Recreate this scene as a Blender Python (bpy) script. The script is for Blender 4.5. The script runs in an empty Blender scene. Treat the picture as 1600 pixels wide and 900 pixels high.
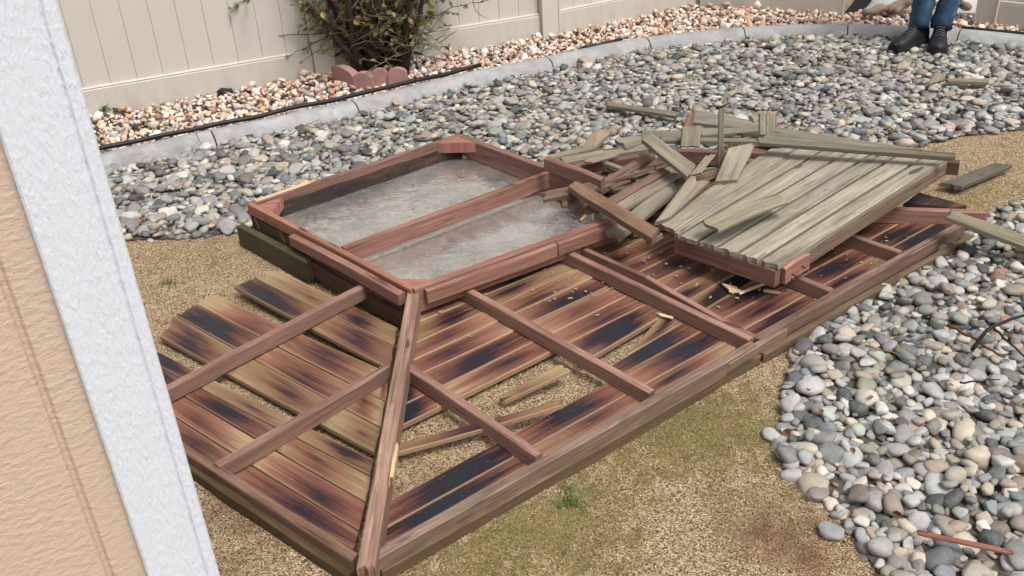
import bpy, bmesh, math, random
import numpy as np
from mathutils import Vector, Matrix, noise as mnoise

random.seed(7)
rng = np.random.default_rng(11)
SC = bpy.context.scene
COL = SC.collection

# ------------------------------------------------------------------ camera
F_PX, NADIR, CAM_H = 1450.0, (954.0, 3050.0), 1.6
_d = np.array([NADIR[0] - 800, -(NADIR[1] - 450), -F_PX]); _d /= np.linalg.norm(_d)
_up = -_d
_f = np.array([0, 0, -1.0]); _y = _f - _f.dot(_up) * _up; _y /= np.linalg.norm(_y)
_x = np.cross(_y, _up)
RCW = np.array([_x, _y, _up])                     # camera -> world
CAM = np.array([0, 0, CAM_H])
cam_d = bpy.data.cameras.new('camera')
cam = bpy.data.objects.new('camera', cam_d); COL.objects.link(cam)
cam_d.sensor_fit = 'HORIZONTAL'; cam_d.sensor_width = 36; cam_d.lens = 36 * F_PX / 1600
cam_d.clip_start = 0.05; cam_d.clip_end = 500
M4 = np.eye(4); M4[:3, :3] = RCW; M4[:3, 3] = CAM
cam.matrix_world = Matrix(M4.tolist())
SC.camera = cam

# ------------------------------------------------------------------ light
SUN_EL, SUN_AZ = math.radians(60), math.radians(140)      # azimuth from +y towards +x
w = bpy.data.worlds.new('World'); SC.world = w; w.use_nodes = True
nt = w.node_tree; bg = nt.nodes['Background']
sky = nt.nodes.new('ShaderNodeTexSky'); sky.sky_type = 'NISHITA'; sky.sun_disc = False
sky.sun_elevation = SUN_EL; sky.sun_rotation = SUN_AZ
sky.air_density = 1.0; sky.dust_density = 6.0; sky.ozone_density = 1.0
hs = nt.nodes.new('ShaderNodeHueSaturation'); hs.inputs['Saturation'].default_value = 0.32
nt.links.new(sky.outputs[0], hs.inputs['Color']); nt.links.new(hs.outputs[0], bg.inputs[0])
bg.inputs[1].default_value = 0.125
sl = bpy.data.lights.new('sun', 'SUN'); sl.energy = 1.5; sl.angle = math.radians(15); sl.color = (1, 0.97, 0.93)
so = bpy.data.objects.new('sun', sl); COL.objects.link(so)
sd = Vector((math.sin(SUN_AZ) * math.cos(SUN_EL), math.cos(SUN_AZ) * math.cos(SUN_EL), math.sin(SUN_EL)))
so.rotation_euler = sd.to_track_quat('Z', 'Y').to_euler(); so.location = (0, 0, 10)
SC.view_settings.view_transform = 'Standard'; SC.view_settings.look = 'None'
SC.view_settings.exposure = 0.42; SC.view_settings.gamma = 1
SC.render.engine = 'CYCLES'
SC.cycles.use_denoising = True
SC.cycles.max_bounces = 8; SC.cycles.transmission_bounces = 6; SC.cycles.transparent_max_bounces = 8

# ------------------------------------------------------------------ geometry of the place: photo sight lines met with planes
def ray(px, py):
    return RCW @ np.array([px - 800, 450 - py, -F_PX])
def P(px, py, z=0.0):
    v = ray(px, py); t = (z - CAM_H) / v[2]; return CAM + t * v
class Plane:
    def __init__(s, a, b, c):
        s.p = a; n = np.cross(b - a, c - a); s.n = n / np.linalg.norm(n)
        if s.n[2] < 0: s.n = -s.n
    def at(s, px, py, off=0.0):
        v = ray(px, py); t = (s.n.dot(s.p - CAM) + off) / s.n.dot(v); return CAM + t * v
    def z(s, x, y):
        return s.p[2] - (s.n[0] * (x - s.p[0]) + s.n[1] * (y - s.p[1])) / s.n[2]
def Q(px, py, depth):                              # on the upright plane y = depth
    v = ray(px, py); return CAM + v * (depth / v[1])
def proj(p):
    c = RCW.T @ (np.asarray(p).T - CAM[:, None])
    return np.stack([800 + F_PX * c[0] / -c[2], 450 - F_PX * c[1] / -c[2], -c[2]], 1)
def inpoly(pts, poly):
    pts = np.asarray(pts); x, y = pts[:, 0], pts[:, 1]; r = np.zeros(len(pts), bool); n = len(poly)
    for i in range(n):
        x0, y0 = poly[i][:2]; x1, y1 = poly[(i + 1) % n][:2]
        c = ((y0 > y) != (y1 > y)) & (x < (x1 - x0) * (y - y0) / (y1 - y0 + 1e-12) + x0)
        r ^= c
    return r

# ------------------------------------------------------------------ object helpers
def link(o, parent=None):
    COL.objects.link(o)
    if parent is not None: o.parent = parent
    return o
def tag(o, label, cat, group=None):
    o['label'] = label; o['category'] = cat
    if group: o['group'] = group
    return o
def thing(name, label, cat, loc=(0, 0, 0), group=None):
    o = bpy.data.objects.new(name, None); COL.objects.link(o); o.empty_display_size = .05
    o.location = loc; bpy.context.view_layer.update()
    return tag(o, label, cat, group)
def mesh_obj(name, V, Fc, mat, parent=None, smooth=False, uv=None, attrs=None):
    me = bpy.data.meshes.new(name)
    me.from_pydata([tuple(map(float, v)) for v in V], [], [tuple(f) for f in Fc]); me.update()
    if smooth:
        me.polygons.foreach_set('use_smooth', [True] * len(me.polygons))
    if uv is not None:
        l = me.uv_layers.new(name='uv'); vi = np.empty(len(me.loops), np.int32); me.loops.foreach_get('vertex_index', vi)
        l.data.foreach_set('uv', np.asarray(uv, np.float32)[vi].ravel())
    if attrs:
        for k, a in attrs.items():
            at = me.attributes.new(k, 'FLOAT', 'POINT'); at.data.foreach_set('value', np.asarray(a, np.float32))
    me.materials.append(mat)
    o = bpy.data.objects.new(name, me); COL.objects.link(o)
    if parent is not None:
        o.parent = parent; o.matrix_parent_inverse = Matrix.Translation(-Vector(parent.location))
    return o
def tri_mesh(name, V, T, mat, colors=None, smooth=False):
    V = np.asarray(V, np.float32); T = np.asarray(T, np.int32)
    me = bpy.data.meshes.new(name); me.vertices.add(len(V)); me.vertices.foreach_set('co', V.ravel())
    me.loops.add(T.size); me.loops.foreach_set('vertex_index', T.ravel())
    me.polygons.add(len(T)); me.polygons.foreach_set('loop_start', np.arange(0, T.size, 3, dtype=np.int32))
    me.polygons.foreach_set('loop_total', np.full(len(T), 3, np.int32))
    if smooth: me.polygons.foreach_set('use_smooth', np.ones(len(T), bool))
    me.update(calc_edges=True)
    if colors is not None:
        ca = me.color_attributes.new('Col', 'FLOAT_COLOR', 'POINT')
        ca.data.foreach_set('color', np.c_[colors, np.ones(len(colors))].astype(np.float32).ravel())
    me.materials.append(mat)
    return me

# ------------------------------------------------------------------ node helper
class N:
    def __init__(s, name):
        s.m = bpy.data.materials.new(name); s.m.use_nodes = True; s.t = s.m.node_tree
        s.b = s.t.nodes['Principled BSDF']; s.out = s.t.nodes['Material Output']
    def n(s, typ, **kw):
        nd = s.t.nodes.new('ShaderNode' + typ)
        for k, v in kw.items(): setattr(nd, k, v)
        return nd
    def set(s, sock, v):
        if hasattr(v, 'is_linked') or isinstance(v, bpy.types.NodeSocket): s.t.links.new(v, sock)
        else: sock.default_value = v
    def math(s, op, a, b=None, c=None, clamp=False):
        nd = s.n('Math', operation=op, use_clamp=clamp); s.set(nd.inputs[0], a)
        if b is not None: s.set(nd.inputs[1], b)
        if c is not None: s.set(nd.inputs[2], c)
        return nd.outputs[0]
    def mix(s, f, a, b, mode='MIX'):
        nd = s.n('Mix', data_type='RGBA', blend_type=mode); s.set(nd.inputs[0], f)
        for i, v in ((6, a), (7, b)):
            if isinstance(v, tuple): v = (*v[:3], 1)
            s.set(nd.inputs[i], v)
        return nd.outputs[2]
    def ramp(s, f, stops, interp='LINEAR'):
        nd = s.n('ValToRGB'); cr = nd.color_ramp; cr.interpolation = interp
        while len(cr.elements) < len(stops): cr.elements.new(.5)
        for e, (p, c) in zip(cr.elements, stops):
            e.position = p; e.color = (*c, 1) if isinstance(c, tuple) else (c, c, c, 1)
        s.set(nd.inputs[0], f); return nd.outputs[0]
    def noise(s, vec, scale, detail=4, rough=.55, dist=0):
        nd = s.n('TexNoise'); nd.inputs['Scale'].default_value = scale; nd.inputs['Detail'].default_value = detail
        nd.inputs['Roughness'].default_value = rough; nd.inputs['Distortion'].default_value = dist
        s.set(nd.inputs['Vector'], vec); return nd.outputs['Fac']
    def map(s, vec, scale=(1, 1, 1), loc=(0, 0, 0), rot=(0, 0, 0)):
        nd = s.n('Mapping'); s.set(nd.inputs[0], vec); nd.inputs['Scale'].default_value = scale
        s.set(nd.inputs['Location'], loc); nd.inputs['Rotation'].default_value = rot; return nd.outputs[0]
    def bump(s, h, strength=.5, dist=.003, normal=None):
        nd = s.n('Bump'); nd.inputs['Strength'].default_value = strength; nd.inputs['Distance'].default_value = dist
        s.set(nd.inputs['Height'], h)
        if normal is not None: s.set(nd.inputs['Normal'], normal)
        return nd.outputs[0]
    def done(s, col, rough=.8, normal=None, spec=.3):
        if isinstance(col, tuple): col = (*col[:3], 1)
        s.set(s.b.inputs['Base Color'], col); s.set(s.b.inputs['Roughness'], rough)
        s.b.inputs['Specular IOR Level'].default_value = spec
        if normal is not None: s.set(s.b.inputs['Normal'], normal)
        return s.m

def uvvec(m):                                       # plank coordinates in metres, shifted per object
    uv = m.n('UVMap', uv_map='uv').outputs[0]; oi = m.n('ObjectInfo')
    cb = m.n('CombineXYZ'); m.set(cb.inputs[0], m.math('MULTIPLY', oi.outputs['Random'], 37.0))
    m.set(cb.inputs[1], m.math('MULTIPLY', oi.outputs['Random'], 11.0)); m.set(cb.inputs[2], m.math('MULTIPLY', oi.outputs['Random'], 23.0))
    ad = m.n('VectorMath', operation='ADD'); m.set(ad.inputs[0], uv); m.set(ad.inputs[1], cb.outputs[0])
    return uv, ad.outputs[0], oi

def mat_plank():                                    # underside of the roof boards: water stains in every bay
    m = N('stained_board'); uv, vec, oi = uvvec(m)
    bay = m.n('Attribute', attribute_name='bay').outputs['Fac']; vv = m.n('Attribute', attribute_name='across').outputs['Fac']
    sep = m.n('SeparateColor'); m.set(sep.inputs[0], oi.outputs['Color'])
    shift, moss, seed = sep.outputs[0], sep.outputs[1], sep.outputs[2]
    fl = m.math('FLOOR', bay); fr = m.math('SUBTRACT', bay, fl)
    cb = m.n('CombineXYZ'); m.set(cb.inputs[0], fl); m.set(cb.inputs[1], m.math('MULTIPLY', seed, 91.7)); m.set(cb.inputs[2], oi.outputs['Random'])
    wn = m.n('TexWhiteNoise', noise_dimensions='3D'); m.set(wn.inputs[0], cb.outputs[0])
    sw = m.n('SeparateColor'); m.set(sw.inputs[0], wn.outputs['Color']); r1, r2, r3 = sw.outputs
    nlow = m.noise(m.map(vec, (3.2, 36, 1)), 1.0, 5, .66, .5)
    nstr = m.noise(m.map(vec, (2.5, 95, 1)), 1.0, 5, .72)
    cen = m.math('MULTIPLY_ADD', r1, .40, .30)
    d = m.math('MULTIPLY', m.math('ABSOLUTE', m.math('SUBTRACT', fr, cen)), 1.9)
    vc = m.math('MULTIPLY_ADD', r2, .24, .43)
    dv = m.math('MULTIPLY', m.math('ABSOLUTE', m.math('SUBTRACT', vv, vc)), 1.0)
    e = m.math('SQRT', m.math('ADD', m.math('MULTIPLY', d, d), m.math('MULTIPLY', dv, dv)))
    e = m.math('ADD', e, m.math('MULTIPLY', m.math('SUBTRACT', nlow, .5), 1.45))
    e = m.math('ADD', e, m.math('MULTIPLY', m.math('SUBTRACT', nstr, .5), 1.15))
    e = m.math('ADD', e, m.math('SUBTRACT', shift, .57))
    e = m.math('ADD', e, m.math('MULTIPLY', m.math('SUBTRACT', r3, .42), .85))
    c = m.ramp(m.math('MULTIPLY', e, .72), [(.0, (.020, .014, .018)), (.05, (.028, .016, .020)), (.16, (.062, .028, .027)), (.32, (.120, .047, .034)),
                   (.52, (.195, .082, .054)), (.76, (.265, .138, .086)), (1.0, (.38, .265, .15))])
    spot = m.math('SUBTRACT', .20, m.math('ADD', e, m.math('MULTIPLY', r2, .55)))
    spot = m.math('MULTIPLY', spot, 14, clamp=True)
    c = m.mix(m.math('MULTIPLY', spot, .8), c, (.016, .019, .027))
    mz = m.noise(m.map(vec, (3, 14, 1), (4, 7, 2)), 1.0, 5, .65)
    mf = m.math('MULTIPLY', m.math('SUBTRACT', m.math('ADD', mz, m.math('MULTIPLY', moss, .46)), .63), 4.0, clamp=True)
    mf = m.math('MULTIPLY', mf, m.math('MULTIPLY_ADD', e, 1.5, -.35, clamp=True))
    c = m.mix(m.math('MULTIPLY', mf, .55), c, m.mix(nstr, (.095, .085, .035), (.31, .255, .12)))
    edge = m.math('SUBTRACT', m.math('MULTIPLY', m.math('ABSOLUTE', m.math('SUBTRACT', vv, .5)), 2), .86)
    c = m.mix(m.math('MULTIPLY', edge, 4.0, clamp=True), c, (.48, .33, .20))
    g = m.noise(m.map(vec, (3, 130, 1)), 1.0, 5, .75)
    c = m.mix(.8, c, m.mix(g, (.38, .36, .36), (1.5, 1.48, 1.44)), 'MULTIPLY')
    saw = m.n('TexWave', wave_type='BANDS', bands_direction='X'); m.set(saw.inputs[0], vec); saw.inputs['Scale'].default_value = 70
    saw.inputs['Distortion'].default_value = 3
    c = m.mix(.10, c, m.mix(saw.outputs['Fac'], (.4, .4, .4), (1.4, 1.4, 1.4)), 'MULTIPLY')
    sp = m.noise(m.map(vec, (160, 160, 1)), 1.0, 2, .5)
    c = m.mix(m.ramp(sp, [(.70, 0.0), (.76, .5)]), c, (.5, .42, .33))
    h = m.math('ADD', m.math('MULTIPLY', g, .7), m.math('MULTIPLY', nstr, .8))
    return m.done(c, m.ramp(e, [(.2, .34), (.7, .66)]), m.bump(h, .6, .0025), .35)

def mat_timber(name, stops, moss=0.0, grain=.6, speck=(.1, .08, .06), crk=.7):
    m = N(name); uv, vec, oi = uvvec(m)
    n1 = m.noise(m.map(vec, (4, 30, 9)), 1.0, 5, .62); n2 = m.noise(m.map(vec, (4, 150, 9)), 1.0, 4, .68)
    n3 = m.noise(m.map(vec, (70, 110, 70)), 1.0, 4, .7)
    f = m.math('ADD', m.math('MULTIPLY', n1, .75), m.math('MULTIPLY', n2, .25))
    c = m.ramp(f, stops)
    c = m.mix(grain, c, m.mix(n2, (.34, .32, .31), (1.5, 1.5, 1.5)), 'MULTIPLY')
    crack = m.ramp(m.noise(m.map(vec, (2.5, 95, 5), (9, 1, 1)), 1.0, 3, .55), [(.31, 1.0), (.37, 0.0)])
    c = m.mix(m.math('MULTIPLY', crack, crk), c, (.025, .018, .014))
    c = m.mix(m.ramp(n3, [(.56, 0.0), (.70, .6)]), c, speck)
    if moss:
        mz = m.noise(m.map(vec, (6, 20, 6), (3, 3, 3)), 1.0, 4, .65)
        c = m.mix(m.math('MULTIPLY', m.ramp(mz, [(.62 - moss * .35, 0.0), (.80 - moss * .3, 1.0)]), .6), c, (.065, .065, .026))
    c = m.mix(1.0, c, oi.outputs['Color'], 'MULTIPLY')
    kn = m.noise(m.map(vec, (7, 24, 7), (1, 6, 2)), 1.0, 1, .4)
    c = m.mix(m.ramp(kn, [(.71, 0.0), (.75, .75)]), c, (.035, .022, .017))
    big = m.noise(m.map(vec, (2.2, 5, 2), (8, 2, 5)), 1.0, 3, .6)
    c = m.mix(.7, c, m.mix(big, (.6, .58, .57), (1.42, 1.42, 1.42)), 'MULTIPLY')
    h = m.math('SUBTRACT', m.math('ADD', n2, m.math('MULTIPLY', n3, .3)), crack)
    return m.done(c, .78, m.bump(h, .7, .003), .3)

M = {}
M['plank'] = mat_plank()
M['red'] = mat_timber('weathered_redwood', [(.25, (.10, .052, .039)), (.42, (.215, .112, .083)), (.6, (.32, .185, .142)), (.8, (.43, .31, .25))], 0, .5)
M['edge'] = mat_timber('greyed_redwood', [(.25, (.09, .055, .04)), (.45, (.20, .128, .095)), (.62, (.29, .205, .16)), (.8, (.38, .30, .24))], .35, .55)
M['grey'] = mat_timber('silvered_board', [(.22, (.135, .115, .095)), (.40, (.25, .228, .19)), (.6, (.36, .335, .28)), (.8, (.47, .435, .365))], .10, .8, (.13, .115, .095), .45)
M['mossy'] = mat_timber('mossy_timber', [(.25, (.03, .022, .014)), (.5, (.075, .055, .035)), (.75, (.15, .11, .07))], .9, .6)
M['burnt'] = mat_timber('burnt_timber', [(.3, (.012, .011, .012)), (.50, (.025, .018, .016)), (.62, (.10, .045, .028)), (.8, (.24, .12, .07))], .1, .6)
M['fresh'] = mat_timber('split_fresh_wood', [(.3, (.52, .33, .17)), (.6, (.68, .48, .28)), (.8, (.75, .57, .38))], 0, .3, (.4, .25, .12))

def mat_stone(name, use_obj, rock=False):
    m = N(name)
    if use_obj: base = m.n('ObjectInfo').outputs['Color']
    else: base = m.n('Attribute', attribute_name='Col').outputs['Color']
    g = m.n('NewGeometry').outputs['Position']
    n1 = m.noise(g, 60 if rock else 45, 4, .6); n2 = m.noise(g, 420, 3, .65)
    c = m.mix(.75, base, m.mix(n1, (.55, .55, .56), (1.45, 1.43, 1.4)), 'MULTIPLY')
    c = m.mix(.5, c, m.mix(n2, (.6, .6, .6), (1.4, 1.4, 1.4)), 'MULTIPLY')
    vein = m.ramp(m.noise(m.map(g, (1, 1, 1), (5, 5, 5)), 38, 2, .5, 1.2), [(.490, 0.0), (.5, .28), (.510, 0.0)])
    c = m.mix(vein, c, (.62, .60, .57))
    return m.done(c, .62 if not rock else .7, m.bump(m.math('ADD', n2, m.math('MULTIPLY', n1, 2)), .35, .003), .4)
M['peb'] = mat_stone('river_pebble', True); M['pebs'] = mat_stone('river_pebbles', False)
M['rock'] = mat_stone('crushed_rock', True, True); M['rocks'] = mat_stone('crushed_rocks', False, True)

def moss_mix(m, c):
    mo = m.n('Attribute', attribute_name='moss').outputs['Fac']; br = m.n('Attribute', attribute_name='brown').outputs['Fac']
    g = m.n('NewGeometry').outputs['Position']
    n1 = m.noise(g, 17, 6, .72); n2 = m.noise(g, 9, 4, .6)
    f = m.math('MULTIPLY', m.math('SUBTRACT', m.math('ADD', mo, m.math('MULTIPLY', n1, 1.8)), 1.17), 2.4, clamp=True)
    c = m.mix(m.math('MULTIPLY', f, .68), c, m.mix(n2, (.085, .085, .018), (.23, .21, .055)))
    f2 = m.math('MULTIPLY', m.math('SUBTRACT', m.math('ADD', br, m.math('MULTIPLY', n2, 1.1)), .72), 2.2, clamp=True)
    return m.mix(m.math('MULTIPLY', f2, .75), c, m.mix(n1, (.09, .045, .025), (.27, .155, .09)))
def mat_ground():
    m = N('granite_sand'); g = m.n('NewGeometry').outputs['Position']
    v = m.n('TexVoronoi'); v.inputs['Scale'].default_value = 270; m.set(v.inputs['Vector'], g)
    sc_ = m.n('SeparateColor'); m.set(sc_.inputs[0], v.outputs['Color'])
    c = m.ramp(sc_.outputs[0], [(.0, (.095, .056, .028)), (.25, (.24, .155, .085)), (.5, (.41, .29, .165)), (.75, (.56, .44, .28)), (1, (.70, .60, .43))])
    c = moss_mix(m, c)
    n = m.noise(g, 14, 4, .6); c = m.mix(.8, c, m.mix(n, (.68, .65, .62), (1.25, 1.25, 1.25)), 'MULTIPLY')
    h = m.math('SUBTRACT', m.math('MULTIPLY', m.noise(g, 40, 4, .7), 1.5), v.outputs['Distance'])
    return m.done(c, .95, m.bump(h, .9, .006), .1)
M['ground'] = mat_ground()
def mat_grain():
    m = N('sand_grain'); c = m.n('Attribute', attribute_name='Col').outputs['Color']
    return m.done(moss_mix(m, c), .9, None, .2)
M['grain'] = mat_grain()

def simple(name, col, rough=.6, var=.15, scale=8, bump=0.0, bscale=60, spec=.3, stretch=(1, 1, 1)):
    m = N(name); o = m.n('TexCoord').outputs['Object']
    v = m.map(o, stretch); n = m.noise(v, scale, 5, .6)
    c = m.mix(1.0, col, m.mix(n, (1 - var,) * 3, (1 + var,) * 3), 'MULTIPLY')
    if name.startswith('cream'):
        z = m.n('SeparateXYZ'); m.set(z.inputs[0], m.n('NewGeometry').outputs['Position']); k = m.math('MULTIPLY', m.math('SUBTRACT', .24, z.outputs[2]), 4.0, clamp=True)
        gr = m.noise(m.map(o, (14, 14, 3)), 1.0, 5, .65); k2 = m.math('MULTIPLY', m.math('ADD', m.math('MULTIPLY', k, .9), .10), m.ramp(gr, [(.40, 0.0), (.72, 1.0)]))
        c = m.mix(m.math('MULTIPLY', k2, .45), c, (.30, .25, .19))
    nb = m.bump(m.noise(v, bscale, 4, .65), bump, .004) if bump else None
    return m.done(c, rough, nb, spec)
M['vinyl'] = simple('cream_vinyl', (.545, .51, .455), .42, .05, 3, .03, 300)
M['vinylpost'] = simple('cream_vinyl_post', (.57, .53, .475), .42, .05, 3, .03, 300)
M['soil'] = simple('bed_soil', (.09, .075, .06), .95, .4, 30, .6, 90, .1)
M['path'] = simple('path_concrete', (.50, .49, .47), .85, .2, 6, .3, 90)
M['hose'] = simple('black_hose', (.012, .012, .013), .45, .3, 20)
M['black'] = simple('black_timber', (.014, .013, .013), .6, .3, 10, .4, 40)
M['bark'] = simple('dark_bark', (.055, .038, .030), .85, .5, 30, .9, 60)
M['twig'] = simple('twig_bark', (.16, .115, .08), .8, .4, 30, .3, 90)
M['drift'] = simple('grey_driftwood', (.24, .185, .145), .9, .5, 12, .8, 30)
M['edging'] = simple('pink_concrete', (.36, .20, .18), .9, .3, 14, .6, 160)
M['skin'] = simple('skin', (.55, .33, .24), .55, .06, 20)
M['hair'] = simple('dark_hair', (.03, .02, .015), .6, .2, 40)
M['jacket'] = simple('dark_jacket', (.05, .055, .065), .8, .2, 20, .4, 30)
M['shoe'] = simple('black_shoe_leather', (.014, .014, .019), .55, .4, 30, .35, 70)
M['sole'] = simple('black_rubber_sole', (.017, .016, .017), .75, .3, 40, .3, 90)
M['lace'] = simple('grey_lace', (.09, .09, .10), .8, .2, 40)
M['nail'] = simple('rusty_nail', (.10, .045, .025), .6, .4, 80)
def mat_concrete():
    m = N('kerb_concrete'); g = m.n('NewGeometry').outputs['Position']
    n1 = m.noise(g, 7, 6, .65); n2 = m.noise(g, 150, 4, .7); n3 = m.noise(m.map(g, (1, 1, 3)), 24, 4, .7)
    c = m.ramp(n1, [(.3, (.23, .23, .228)), (.55, (.345, .345, .345)), (.75, (.45, .45, .445))])
    c = m.mix(.5, c, m.mix(n3, (.6, .6, .6), (1.35, 1.35, 1.35)), 'MULTIPLY')
    c = m.mix(.3, c, m.mix(n2, (.5, .5, .5), (1.4, 1.4, 1.4)), 'MULTIPLY')
    return m.done(c, .9, m.bump(m.math('ADD', n2, n3), .45, .004), .2)
M['kerb'] = mat_concrete()
def mat_jeans():
    m = N('blue_denim'); o = m.n('TexCoord').outputs['Object']
    n = m.noise(m.map(o, (1, 1, .5)), 16, 5, .6); t = m.noise(m.map(o, (1, 1, 1)), 500, 2, .5)
    c = m.ramp(n, [(.3, (.028, .052, .092)), (.55, (.055, .10, .16)), (.75, (.12, .18, .25))])
    c = m.mix(.35, c, m.mix(t, (.6, .6, .6), (1.4, 1.4, 1.4)), 'MULTIPLY')
    return m.done(c, .9, m.bump(t, .3, .001), .1)
M['jeans'] = mat_jeans()
def mat_paint(name, col, coarse):
    m = N(name); uv = m.n('UVMap', uv_map='uv').outputs[0]
    wv = m.map(uv, (1, 1, 1))
    a = m.noise(m.map(uv, (170, 55, 1) if not coarse else (55, 105, 1)), 1.0, 4, .55, .35)      # embossed rough-sawn relief under thick paint
    b = m.noise(m.map(uv, (330, 60, 1)), 1.0, 3, .6, .6)
    big = m.noise(m.map(uv, (9, 3, 1)), 1.0, 3, .6)
    h = m.math('ADD', m.math('MULTIPLY', m.math('POWER', a, 1.6), 1.2 if coarse else .9), m.math('MULTIPLY', b, .35))
    h = m.math('MULTIPLY', h, m.math('MULTIPLY_ADD', big, 1.2, .3))
    c = m.mix(1.0, col, m.mix(big, (.975, .975, .975), (1.02, 1.02, 1.02)), 'MULTIPLY')
    chip = m.ramp(m.noise(m.map(uv, (60, 60, 1), (3, 9, 0)), 1.0, 2, .5), [(.80, 0.0), (.82, .6)])
    c = m.mix(chip, c, (.30, .27, .24))
    return m.done(c, .5, m.bump(h, .9, .0027 if coarse else .0036), .35)
M['trim'] = mat_paint('white_trim_paint', (.62, .665, .735), False)
M['siding'] = mat_paint('tan_siding_paint', (.525, .412, .325), True)
def mat_sheet():
    m = N('cloudy_plastic_sheet'); g = m.n('NewGeometry').outputs['Position']
    n1 = m.noise(g, 5, 5, .65); n2 = m.noise(m.map(g, (8, 60, 8), (0, 0, 0), (0, 0, math.radians(-36))), 1.0, 4, .6)
    n3 = m.noise(g, 42, 4, .7)
    nt_ = m.t; nt_.nodes.remove(m.b)
    ref = m.n('BsdfRefraction'); ref.inputs['IOR'].default_value = 1.04; ref.inputs['Roughness'].default_value = .22
    ref.inputs['Color'].default_value = (.93, .93, .92, 1)
    tr = m.n('BsdfTransparent'); tr.inputs[0].default_value = (.96, .96, .95, 1); mt = m.n('MixShader'); mt.inputs[0].default_value = .52; m.set(mt.inputs[1], ref.outputs[0]); m.set(mt.inputs[2], tr.outputs[0])
    dif = m.n('BsdfDiffuse'); m.set(dif.inputs[0], m.mix(n2, (.56, .53, .48), (.68, .65, .60)))
    gl = m.n('BsdfGlossy'); m.set(gl.inputs['Roughness'], m.math('MULTIPLY_ADD', n1, .30, -.03, clamp=True)); m.set(gl.inputs['Normal'], m.bump(m.math('ADD', m.math('MULTIPLY', n1, 2.0), m.math('MULTIPLY', n3, .03)), .25, .02)); gl.inputs[0].default_value = (.95, .96, 1, 1)
    mx = m.n('MixShader'); f = m.math('MULTIPLY_ADD', m.math('ADD', m.math('ADD', m.math('MULTIPLY', n1, .62), m.math('MULTIPLY', n3, .26)), m.math('MULTIPLY', n2, .12)), 1.7, -.50, clamp=True)
    m.set(mx.inputs[0], f); m.set(mx.inputs[1], mt.outputs[0]); m.set(mx.inputs[2], dif.outputs[0])
    fr = m.n('Fresnel'); fr.inputs[0].default_value = 1.55
    m2 = m.n('MixShader'); m.set(m2.inputs[0], m.math('MULTIPLY_ADD', fr.outputs[0], 3.0, .06, clamp=True)); m.set(m2.inputs[1], mx.outputs[0]); m.set(m2.inputs[2], gl.outputs[0])
    m.set(m.out.inputs[0], m2.outputs[0]); return m.m
M['sheet'] = mat_sheet()
def mat_clear():
    m = N('clear_underside'); m.t.nodes.remove(m.b); t = m.n('BsdfTransparent'); m.set(m.out.inputs[0], t.outputs[0]); return m.m
M['clear'] = mat_clear()
def mat_leaf(name, c0, c1):
    m = N(name); oi = m.n('ObjectInfo'); g = m.n('NewGeometry')
    isl = g.outputs['Random Per Island']
    r = m.math('FRACT', m.math('ADD', oi.outputs['Random'], isl))
    c = m.ramp(r, [(0, c0), (.6, c1), (.85, (.16, .15, .03)), (1, (.30, .17, .05))])
    m.b.inputs['Subsurface Weight'].default_value = 0
    return m.done(c, .45, None, .4)
M['leaf'] = mat_leaf('rose_leaf', (.055, .085, .028), (.15, .175, .06))
M['dry'] = mat_leaf('dry_leaf', (.07, .028, .02), (.14, .055, .03))
M['grass'] = simple('grass_blade', (.10, .17, .03), .6, .4, 40)

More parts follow.
